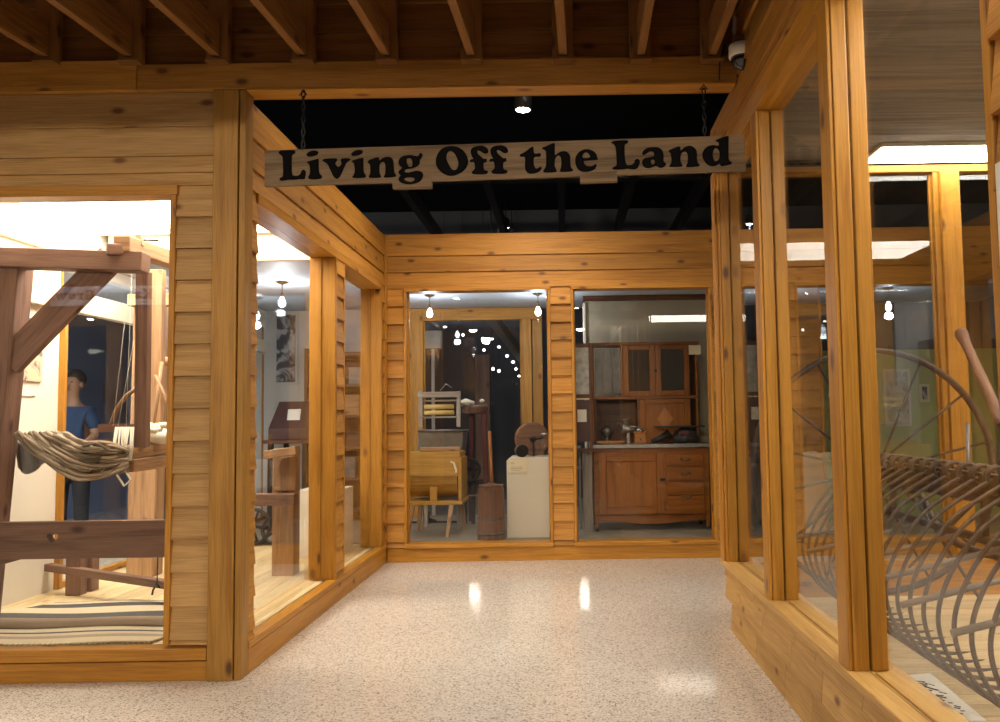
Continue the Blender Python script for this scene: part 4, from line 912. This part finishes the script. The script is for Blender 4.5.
k_ = thing('keg', 'tiny round wooden keg lying in front of the wooden wheel', 'keg', (kg.x, 8.33, zt))
zk = zt + .062
MB().lathe([(.0, -.05), (.052, -.05), (.061, -.02), (.061, .02), (.052, .05), (.0, .05)], (kg.x, 8.33, zk), (-.35, 1, 0), 20).build('body', 'loom_wood', k_)
MB().lathe([(.054, -.056), (.060, -.056), (.062, -.035), (.056, -.035)], (kg.x, 8.33, zk), (-.35, 1, 0), 20).build('hoop', 'black_iron', k_)
MB().lathe([(.0, -.053), (.045, -.053), (.045, -.05), (.0, -.05)], (kg.x, 8.33, zk), (-.35, 1, 0), 20).build('head', 'dark_oak', k_)
wc = at(532, 438.5, Y=8.55); zt += .004; zc = zt + .165
wl = thing('barrel_churn', 'round brown wooden butter churn wheel with iron crank', 'churn', (wc.x, 8.55, zt))
MB().lathe([(.0, -.05), (.16, -.05), (.165, -.045), (.165, .07), (.0, .07)], (wc.x, 8.55, zc), (-.25, 1, 0), 36).build('drum', 'pulley_wood', wl)
MB().lathe([(.15, -.056), (.166, -.056), (.168, -.03), (.15, -.03)], (wc.x, 8.55, zc), (-.25, 1, 0), 36).build('hoop', 'loom_wood', wl)
MB().beam((wc.x + .02, 8.42, zc), (wc.x + .02, 8.42, zt), .018, .015, (0, 1, 0)).lathe([(.0, -.04), (.028, -.04), (.03, 0), (.0, 0)], (wc.x + .01, 8.45, zc + .0), (-.25, 1, 0), 16).tube([(wc.x + .01, 8.41, zc), (wc.x + .10, 8.40, zc + .01), (wc.x + .11, 8.36, zc + .02)], .01, 7).build('crank', 'black_iron', wl)
gj = at(545, 445, Y=8.31)
j = thing('glass_jar', 'clear glass jar at the right edge of the tall white pedestal', 'jar', (gj.x, 8.31, zt))
MB().lathe([(.0, 0), (.05, 0), (.058, .01), (.058, .13), (.04, .16), (.035, .2), (.036, .2), (.0, .2)], (gj.x, 8.31, zt), n=20).build('body', 'pane_glass', j)
MB().lathe([(.0, 0), (.039, 0), (.039, .025), (.0, .03)], (gj.x, 8.31, zt + .201), n=20).build('lid', 'zinc', j)

# ================================================================= BACK RIGHT WINDOW
cyf = 8.62
hc = thing('hoosier_cabinet', 'brown oak kitchen cabinet with zinc counter and glazed upper doors', 'cabinet', (.85, cyf + .25, BZ))
def X(px, Y=cyf): return at(px, 480, Y=Y).x
def Z(py, px=650, Y=cyf): return at(px, py, Y=Y).z
cx0, cx1 = X(594), X(709.5); zt = Z(448); zb = Z(515)
MB().box((cx0, cyf, zb), (cx1, cyf + .50, zt), (1, 0, 0)).build('carcass', 'oak_cabinet', hc, .004)
for xx, yy in ((cx0, cyf), (cx1 - .045, cyf), (cx0, cyf + .455), (cx1 - .045, cyf + .455)):
    l = MB().hexa([(xx + .008, yy + .004, BZ + .03), (xx + .037, yy + .004, BZ + .03), (xx + .037, yy + .04, BZ + .03), (xx + .008, yy + .04, BZ + .03), (xx, yy, zb - .001), (xx + .045, yy, zb - .001), (xx + .045, yy + .045, zb - .001), (xx, yy + .045, zb - .001)], (0, 0, 1)).build('leg', 'oak_cabinet', hc, .003)
    MB().lathe([(0, 0), (.012, 0), (.016, .014), (.012, .029), (0, .029)], (xx + .022, yy + .022, BZ), n=12).build('caster', 'black_iron', l)
xa, xb = cx0 + .045, cx1 - .045
poly = [(xa, zb - .002)] + [(xa + (xb - xa) * k / 20, zb - .055 - .035 * math.sin(math.pi * k / 20) ** 2 * (1 if 0 < k < 20 else 0) - (.0)) for k in range(21)] + [(xb, zb - .002)]
MB().prism(poly, lambda a_, b_: (a_, cyf + .008, b_), (0, .02, 0), (1, 0, 0)).build('apron', 'oak_cabinet', hc, .002)
MB().box((cx0 - .03, cyf - .04, zt + .001), (cx1 + .03, cyf + .53, zt + .04)).build('counter', 'zinc', hc, .006)
# base door
da, db, dz0, dz1 = X(599), X(664), Z(513.5), Z(453.5)
dr = MB()
dr.box((da, cyf - .02, dz0), (da + .075, cyf - .001, dz1)).box((db - .075, cyf - .02, dz0), (db, cyf - .001, dz1)).box((da + .076, cyf - .02, dz1 - .075), (db - .076, cyf - .001, dz1)).box((da + .076, cyf - .02, dz0), (db - .076, cyf - .001, dz0 + .07))
dr.box((da + .076, cyf - .009, dz0 + .071), (db - .076, cyf - .002, dz1 - .076), (0, 0, 1))
dr = dr.build('door', 'oak_cabinet', hc, .003)
for z in (dz0 + .10, dz1 - .12): MB().box((da - .006, cyf - .026, z - .03), (da + .02, cyf - .0205, z + .03)).build('hinge', 'bronze', dr)
MB().beam((db - .04, cyf - .03, (dz0 + dz1) / 2 + .04), (db + .01, cyf - .03, (dz0 + dz1) / 2 + .04), .02, .025).build('latch', 'black_iron', dr, .003)
for k, (ya, yb, pull) in enumerate(((454, 465.5, 1), (467.5, 480, 1), (482, 494.5, 0), (495.5, 513.5, 2))):
    za, zz = Z(yb, 685), Z(ya, 685)
    dw = MB().box((X(667), cyf - (.018 if pull else .026), za), (X(704), cyf - .001, zz)).build('drawer' if pull else 'pull_board', 'oak_cabinet', hc, .004)
    if pull:
        mx = X(685.5); mz = (za + zz) / 2 + (.0 if pull == 1 else .07)
        MB().tube([(mx - .045, cyf - .019, mz + .012), (mx - .04, cyf - .04, mz - .004), (mx, cyf - .045, mz - .012), (mx + .04, cyf - .04, mz - .004), (mx + .045, cyf - .019, mz + .012)], .006, 7).beam((mx - .05, cyf - .02, mz + .014), (mx + .05, cyf - .02, mz + .014), .004, .02).build('handle', 'bronze', dw)
# upper cabinet
uy = 8.92
ux0, ux1 = X(593, uy), X(700, uy); uz1 = Z(345, 650, uy); uz0 = Z(396, 650, uy); um = X(625, uy); ud = X(657.5, uy); ur = X(692, uy)
uc = MB()
uc.box((ux0 - .02, uy - .02, uz1), (ux1 + .02, uy + .30, uz1 + .03)).box((ux0, uy, uz0 - .03), (ux1, uy + .28, uz0)).box((ux0, uy, zt + .042), (ux0 + .02, uy + .28, uz1 - .001)).box((ux1 - .02, uy, zt + .042), (ux1, uy + .28, uz1 - .001)).box((um - .02, uy + .005, uz0 + .001), (um, uy + .28, uz1 - .001))
uc.build('upper_case', 'oak_cabinet', hc, .003)
MB().box((ux0 + .021, uy + .26, zt + .042), (ux1 - .021, uy + .279, uz0 - .031)).box((um + .001, uy + .26, uz0 + .001), (ux1 - .021, uy + .279, uz1 - .002)).build('back_panel', 'dark_oak', hc)
# left part: two frosted panels and a glass lamp chimney reflection-like jar stands elsewhere
lf = MB().box((ux0 + .021, uy, uz0 + .001), (ux0 + .03, uy + .02, uz1 - .001)).build('frosted_door', 'dark_oak', hc)
g = MB()
for k in range(3):
    a_ = ux0 + .031 + k * (um - ux0 - .055) / 3; g.box((a_ + .006, uy + .006, uz0 + .03), (a_ + (um - ux0 - .055) / 3 - .004, uy + .014, uz1 - .03))
g.build('frosted_pane', 'dim_glass', lf)
for (a_, b_) in ((um, ud), (ud + .002, ur)):
    d = MB().box((a_, uy - .015, uz0), (a_ + .06, uy + .004, uz1 - .002)).box((b_ - .06, uy - .015, uz0), (b_, uy + .004, uz1 - .002)).box((a_ + .061, uy - .015, uz1 - .05), (b_ - .061, uy + .004, uz1 - .002)).box((a_ + .061, uy - .015, uz0), (b_ - .061, uy + .004, uz0 + .055)).build('glass_door', 'oak_cabinet', hc, .003)
    MB().box((a_ + .061, uy - .005, uz0 + .056), (b_ - .061, uy + .0, uz1 - .051)).build('door_pane', 'cab_glass', d)
MB().box((ud - .012, uy - .03, (uz0 + uz1) / 2 - .02), (ud + .016, uy - .016, (uz0 + uz1) / 2 + .01)).build('knob', 'black_iron', hc)
# lower door with its diamond
la, lb = X(641, uy), ur; lz0 = zt + .045; lz1 = uz0 - .033
ld = MB().box((la, uy - .012, lz0), (la + .06, uy + .004, lz1)).box((lb - .06, uy - .012, lz0), (lb, uy + .004, lz1)).box((la + .061, uy - .012, lz1 - .05), (lb - .061, uy + .004, lz1)).box((la + .061, uy - .012, lz0), (lb - .061, uy + .004, lz0 + .05)).box((la + .061, uy - .004, lz0 + .051), (lb - .061, uy + .003, lz1 - .051), (0, 0, 1)).build('cupboard_door', 'oak_cabinet', hc, .002)
mc = ((la + lb) / 2, (lz0 + lz1) / 2)
MB().prism([(-.085, 0), (0, -.12), (.085, 0), (0, .12)], lambda a_, b_: (mc[0] + a_, uy - .005, mc[1] + b_ + .02), (0, -.008, 0), (0, 0, 1)).build('diamond', 'pulley_wood', ld)
MB().box((ux0 + .021, uy + .02, lz0 - .001), (ux0 + .05, uy + .25, lz1)).box((la - .02, uy + .005, lz0 - .001), (la - .001, uy + .26, lz1)).build('divider', 'dark_oak', hc)
# things on the counter
ct = zt + .041
gr = thing('coffee_grinder', 'small square wooden coffee grinder with iron crank on the counter', 'grinder', (X(641, 8.75), 8.75, ct))
gx = X(641, 8.75)
MB().box((gx - .065, 8.69, ct), (gx + .065, 8.82, ct + .012)).box((gx - .055, 8.70, ct + .0125), (gx + .055, 8.81, ct + .11), (1, 0, 0)).box((gx - .065, 8.69, ct + .111), (gx + .065, 8.82, ct + .123)).build('box', 'pulley_wood', gr, .003)
MB().ball((gx, 8.692, ct + .045), .008, 1, 6).build('knob', 'black_iron', gr)
MB().lathe([(0, 0), (.045, 0), (.04, .02), (.01, .045), (.0, .045)], (gx, 8.755, ct + .124)).tube([(gx, 8.755, ct + .165), (gx - .10, 8.74, ct + .18)], .007, 6).build('crank', 'zinc', gr)
ck = thing('meat_grinder', 'dull grey hand grinder standing behind the small wooden box', 'grinder', (X(630, 8.85), 8.87, ct))
gx = X(629, 8.87)
MB().tube([(gx - .06, 8.87, ct + .15), (gx + .09, 8.87, ct + .14)], [.05, .03], 12).build('barrel', 'zinc', ck)
MB().lathe([(.02, 0), (.03, .03), (.055, .07), (.06, .075), (.0, .075)], (gx - .02, 8.87, ct + .18)).build('hopper', 'zinc', ck)
MB().beam((gx, 8.87, ct), (gx, 8.87, ct + .13), .03, .04, (0, 1, 0)).build('stand', 'zinc', ck)
MB().tube([(gx - .06, 8.86, ct + .15), (gx - .11, 8.84, ct + .20), (gx - .11, 8.81, ct + .21)], .008, 6).build('crank', 'zinc', ck)
tr = tag(MB().lathe([(.0, 0), (.14, 0), (.155, .03), (.148, .03), (.135, .008), (.0, .008)], (X(612, 8.75), 8.74, ct), n=32).build('wooden_tray', 'pulley_wood'), 'shallow round wooden tray on the counter in front of the dark recess', 'tray')
lm = thing('oil_lamp', 'dim glass oil lamp standing in the cabinet recess', 'lamp', (X(608, 8.95), 9.0, ct))
lx = X(608, 9.0)
MB().lathe([(.0, 0), (.06, 0), (.065, .01), (.02, .04), (.02, .07), (.06, .11), (.06, .15), (.02, .18), (.0, .18)], (lx, 9.05, ct + .001)).build('font', 'zinc', lm)
MB().lathe([(.0, .18), (.022, .18), (.03, .23), (.018, .30), (.016, .38), (.0, .38)], (lx, 9.05, ct + .002)).build('chimney', 'pane_glass', lm)
ir = thing('black_stove_tool', 'black cast iron appliance with flat lid at counter right end', 'appliance', (X(682, 8.82), 8.80, ct))
ix0, ix1 = X(656, 8.8), X(704, 8.8)
MB().box((ix0, 8.64, ct + .16), (ix1, 8.84, ct + .178), (1, 0, 0)).build('lid', 'black_iron', ir, .004)
MB().lathe([(.0, 0), (.12, 0), (.135, .05), (.11, .12), (.05, .158), (.0, .158)], ((ix0 + ix1) / 2 + .06, 8.75, ct)).build('body', 'black_iron', ir)
MB().tube([(ix0 - .05, 8.70, ct + .022), (ix0 + .04, 8.71, ct + .05), (ix0 + .14, 8.73, ct + .10)], [.02, .03, .045], 8).build('spout', 'black_iron', ir)
MB().box(((ix0 + ix1) / 2 - .02, 8.615, ct + .09), ((ix0 + ix1) / 2 + .08, 8.632, ct + .12)).build('badge', 'red_iron', ir, .003)
tag(MB().box((X(692, 8.89), 8.886, Z(354.5, 700, 8.9)), (X(704, 8.89), 8.894, Z(345, 700, 8.9))).build('note_card', 'card_cream'), 'cream card fixed at top right of the oak cabinet', 'card')
# washboard and frames at the left of the window
my = 8.34
mr_ = thing('washboard', 'tall dark framed washboard with grey ribbed panel beside the cabinet', 'washboard', (X(582, my), my + .1, BZ))
wx0, wx1 = X(577.5, my), X(592, my)
zA, zB_ = Z(347, 583, my), Z(394, 583, my)
MB().box((wx0, my + .05, zB_), (wx1, my + .07, zA)).build('panel', 'frosted', mr_)
for xx in (wx0 - .02, wx1 + .002): MB().beam((xx, my + .06, Z(449, 583, my)), (xx, my + .06, zA + .02), .025, .04, (0, 1, 0)).build('side_rail', 'dark_oak', mr_, .003)
MB().box((wx0 - .03, my + .04, zA + .001), (wx1 + .03, my + .08, zA + .04)).box((wx0, my + .045, zB_ - .04), (wx1, my + .075, zB_ - .001)).build('top_rail', 'dark_oak', mr_, .003)
MB().box((wx0, my + .05, Z(399.5, 583, my)), (wx1, my + .07, Z(396.5, 583, my))).build('soap_shelf', 'card_cream', mr_)
MB().box((wx0, my + .06, Z(442, 583, my)), (wx1, my + .075, Z(400, 583, my)), (0, 0, 1)).build('lower_panel', 'trunk_red', mr_)
MB().box((wx0 - .04, my + .03, Z(449, 583, my) - .03), (wx1 + .03, my + .16, Z(449, 583, my) - .001)).build('base_rail', 'dark_oak', mr_)
tag(MB().box((wx0 + .01, my + .045, Z(422, 580, my)), (wx0 + .10, my + .0495, Z(409.5, 580, my))).build('note_card', 'card_white'), 'white card pinned low on the dark washboard frame', 'card')
sp = tag(MB().box((X(583, 8.64), 8.63, BZ), (X(592, 8.64), 8.83, zt - .02)).build('plinth', 'grey_wood', None, .004), 'narrow grey-brown plinth standing left of the oak cabinet', 'plinth')
bx = thing('metal_rack', 'grey metal rack with two shelves behind the window edge', 'rack', (X(577, 8.75), 8.9, BZ))
for xx in (X(571, 8.8), X(580, 8.8)): MB().beam((xx, 8.85, BZ), (xx, 8.85, Z(446, 577, 8.8)), .02, .02, (0, 1, 0)).build('upright', 'zinc', bx)
for py2 in (447, 468): MB().box((X(571, 8.8), 8.78, Z(py2, 577, 8.8) - .012), (X(581.5, 8.8), 8.92, Z(py2, 577, 8.8) + .012)).build('shelf', 'zinc', bx)

# ================================================================= RIGHT DISPLAY CASE
DZ = .20
rk = thing('hay_rake', 'rusty iron dump rake with spoked wheel and curved tines', 'hay rake', (1.76, 4.0, DZ))
WC = V3((1.755, 4.90, .975)); RAD = .69
mb = MB()
n = 72; ring = []
for k in range(n):
    t = 2 * math.pi * k / n; ring.append((math.cos(t), math.sin(t)))
vs = []
for c_, s_ in ring:
    vs.append([mb.bm.verts.new(WC + V3((c_ * (RAD + dr_), dy, s_ * (RAD + dr_)))) for dr_, dy in ((0, -.022), (.012, -.018), (.014, .018), (0, .022), (-.016, .018), (-.016, -.018))])
for k in range(n):
    A, B = vs[k], vs[(k + 1) % n]
    for q_ in range(6):
        f = mb.bm.faces.new((A[q_], A[(q_ + 1) % 6], B[(q_ + 1) % 6], B[q_])); f.smooth = True
wh = mb.build('wheel', 'rust_iron', rk)
for k in range(14):
    t = 2 * math.pi * (k + .5) / 14
    sgn = 1 if k % 2 else -1
    MB().tube([WC + V3((.05 * math.cos(t), sgn * .05, .05 * math.sin(t))), WC + V3(((RAD - .01) * math.cos(t), 0, (RAD - .01) * math.sin(t)))], .0075, 7).build('spoke', 'rust_iron', wh)
MB().lathe([(.0, -.11), (.035, -.11), (.04, -.08), (.065, -.06), (.065, -.04), (.045, -.03), (.045, .03), (.065, .04), (.065, .06), (.035, .08), (.0, .08)], WC, (0, 1, 0), 20).build('hub', 'rust_iron', wh)
yN = 2.25
MB().tube([WC, (1.755, yN, .985)], .026, 10).build('axle', 'rust_iron', rk)
MB().beam((1.70, 4.82, 1.02), (1.70, yN, 1.03), .045, .05).build('tine_bar', 'rust_iron', rk)
MB().beam((1.80, 4.80, .93), (1.80, yN, .94), .012, .06).build('trip_bar', 'iron', rk)
def cr(P, m_=5):
    P = [V3(p) for p in P]; out = []
    for i in range(len(P) - 1):
        a, b2, c, d2 = P[max(i - 1, 0)], P[i], P[i + 1], P[min(i + 2, len(P) - 1)]
        for q_ in range(m_):
            t = q_ / m_; out.append(.5 * (2 * b2 + (c - a) * t + (2 * a - 5 * b2 + 4 * c - d2) * t * t + (3 * b2 - a - 3 * c + d2) * t ** 3))
    return out + [P[-1]]
tine0 = coil0 = None; y = 4.72; k = 0
while y > yN + .05:
    if tine0 is None:
        bx_, bz = 1.70, 1.02
        P = [(bx_ + .02, y, bz + .03), (bx_ - .10, y, bz - .03), (bx_ - .26, y, bz - .14), (bx_ - .38, y, bz - .31), (bx_ - .415, y, bz - .46), (bx_ - .36, y, bz - .61), (bx_ - .24, y, bz - .715), (bx_ - .08, y, bz - .755), (bx_ + .03, y, bz - .752)]
        pts = cr(P); tine0 = MB().tube(pts, [.0085] * (len(pts) - 6) + [.009, .008, .0065, .005, .0035, .002], 7).build('tine', 'rust_iron', rk)
        cp = [(bx_ + .042 * math.cos(a_), y + .012 + .03 * (a_ / (2 * math.pi) - 1), bz + .02 + .042 * math.sin(a_)) for a_ in (2 * math.pi * q_ / 12 for q_ in range(25))]
        coil0 = MB().tube(cp, .0085, 6).build('coil', 'rust_iron', tine0); yo = y
    else:
        t2 = tine0.copy(); COL.objects.link(t2); t2.parent = rk; t2.location.y = y - yo
        c2 = coil0.copy(); COL.objects.link(c2); c2.parent = t2
    y -= .122; k += 1
for i in range(6):
    yy = 4.62 - i * .394
    MB().tube([(1.17, yy, .625), (1.74, yy, .755)], .0125, 8).build('stripper_rod', 'rod_iron', rk)
MB().beam((1.745, 4.7, .765), (1.745, yN, .765), .03, .03).build('stripper_bar', 'rust_iron', rk)
for yy in (4.6, 3.6): MB().beam((1.745, yy, .77), (1.755, yy, .96), .03, .02, (0, 1, 0)).build('strut', 'rust_iron', rk)
MB().tube(cr([(1.80, 4.75, .97), (1.86, 4.5, .86), (1.84, 4.2, .70), (1.90, 3.8, .66), (1.95, 3.4, .72)]), .018, 8).build('brace_rod', 'iron', rk)
MB().tube([(1.80, 4.6, .95), (1.86, 3.9, .45)], .008, 6).tube([(1.80, 3.7, .95), (1.82, 4.6, .48)], .008, 6).build('tie_rod', 'iron', rk)
MB().prism([(-.09, -.02), (0, -.06), (.08, -.03), (.10, .03), (0, .05), (-.07, .06)], lambda a_, b_: (1.80, 4.55 + a_, .93 + b_), (.02, 0, 0)).build('ratchet', 'black_iron', rk)
a = at(960, 331, Y=4.05); b2 = at(1003, 425, Y=3.7)
MB().tube(cr([a, a + (b2 - a) * .12, a + (b2 - a) * .5, b2]), [.022, .026, .030, .030, .028, .024, .022, .022, .022, .022, .024, .024, .024, .026, .026, .026], 10).build('lever', 'loom_wood', rk)
MB().tube([b2, (1.80, 3.55, 1.0)], .016, 8).build('lever_rod', 'rust_iron', rk)
MB().tube([at(967, 423, Y=4.6), at(970, 500, Y=4.6)], .012, 8).build('pipe', 'zinc', rk)
# information board lying on the deck
ib = thing('info_board', 'white printed board lying flat on deck by the sill', 'sign', (1.38, 3.35, DZ))
MB().hexa([(1.25, 3.08, DZ), (1.47, 3.08, DZ), (1.51, 3.64, DZ), (1.29, 3.59, DZ), (1.25, 3.08, DZ + .012), (1.47, 3.08, DZ + .012), (1.51, 3.64, DZ + .012), (1.29, 3.59, DZ + .012)], (0, 1, 0)).build('board', 'card_white', ib)
mb = MB()
for k in range(34):
    yy = R.uniform(3.16, 3.56); xx = 1.35 + (yy - 3.1) * .06 + R.uniform(0, .075); L_ = R.uniform(.02, .055)
    mb.beam((xx, yy, DZ + .013), (xx + L_ * .6, yy - L_ * R.uniform(.1, .9), DZ + .013), R.uniform(.003, .012), .0015)
mb.build('ink_drawing', 'letter_black', ib)
# beyond the case: posters on the green wall
for nm_, (xa, ya, xb_, yb_), lab, mt in (('poster', (883, 369, 912, 426), 'large pale framed map poster on the green wall', 'map_print'), ('poster', (919, 384, 930, 402), 'small dark-bottomed print beside the large map poster', 'photo_grey')):
    a = at(xa, ya, Y=9.38); b2 = at(xb_, yb_, Y=9.38); t = thing(nm_, lab, 'poster', (a.x, 9.38, b2.z))
    MB().box((a.x + .03, 9.37, b2.z + .03), (b2.x - .03, 9.385, a.z - .03)).build('print', mt, t)
    MB().box((a.x, 9.375, b2.z), (b2.x, 9.395, b2.z + .029)).box((a.x, 9.375, a.z - .029), (b2.x, 9.395, a.z)).box((a.x, 9.375, b2.z + .03), (a.x + .029, 9.395, a.z - .03)).box((b2.x - .029, 9.375, b2.z + .03), (b2.x, 9.395, a.z - .03)).build('frame', 'card_cream', t)
# dark machine in the far window, behind the second post
fm = thing('threshing_drum', 'dark narrow machine with red band behind the far right posts', 'machine', (1.99, 8.6, BZ))
MB().lathe([(.0, -.25), (.30, -.25), (.32, -.2), (.32, .2), (.30, .25), (.0, .25)], (2.0, 8.6, .55), (1, .15, 0), 28).build('drum', 'iron', fm)
MB().box((1.84, 8.35, .90), (2.12, 8.85, 1.02)).build('band', 'red_iron', fm, .01)
MB().box((1.86, 8.4, 1.021), (2.10, 8.8, 1.75), (0, 0, 1)).build('hopper', 'black_iron', fm, .01)
for xx in (1.85, 2.11): MB().beam((xx, 8.6, BZ), (xx, 8.6, .5), .05, .2, (0, 1, 0)).build('leg', 'black_iron', fm)
# notice on the lapped front beside the nearest post
tag(MB().box((.930, 1.45, 1.50), (.936, 1.795, 1.83)).build('paper_sign', 'card_white'), 'white paper notice on lapped boards at the right edge', 'sign')

# ---------------------------------------------------------------- world and colour
wd = bpy.data.worlds.new('world'); SC.world = wd; wd.use_nodes = True
wd.node_tree.nodes['Background'].inputs[0].default_value = (1, .78, .55, 1); wd.node_tree.nodes['Background'].inputs[1].default_value = .05
SC.view_settings.view_transform = 'Standard'; SC.view_settings.look = 'None'; SC.view_settings.gamma = 1; SC.view_settings.use_curve_mapping = False
SC.view_settings.exposure = -0.17
SC.cycles.transparent_max_bounces = 40; SC.cycles.max_bounces = 10; SC.cycles.diffuse_bounces = 4; SC.cycles.glossy_bounces = 5
SC.cycles.use_denoising = True; SC.cycles.sample_clamp_indirect = 90.0; SC.cycles.caustics_reflective = False; SC.cycles.caustics_refractive = False
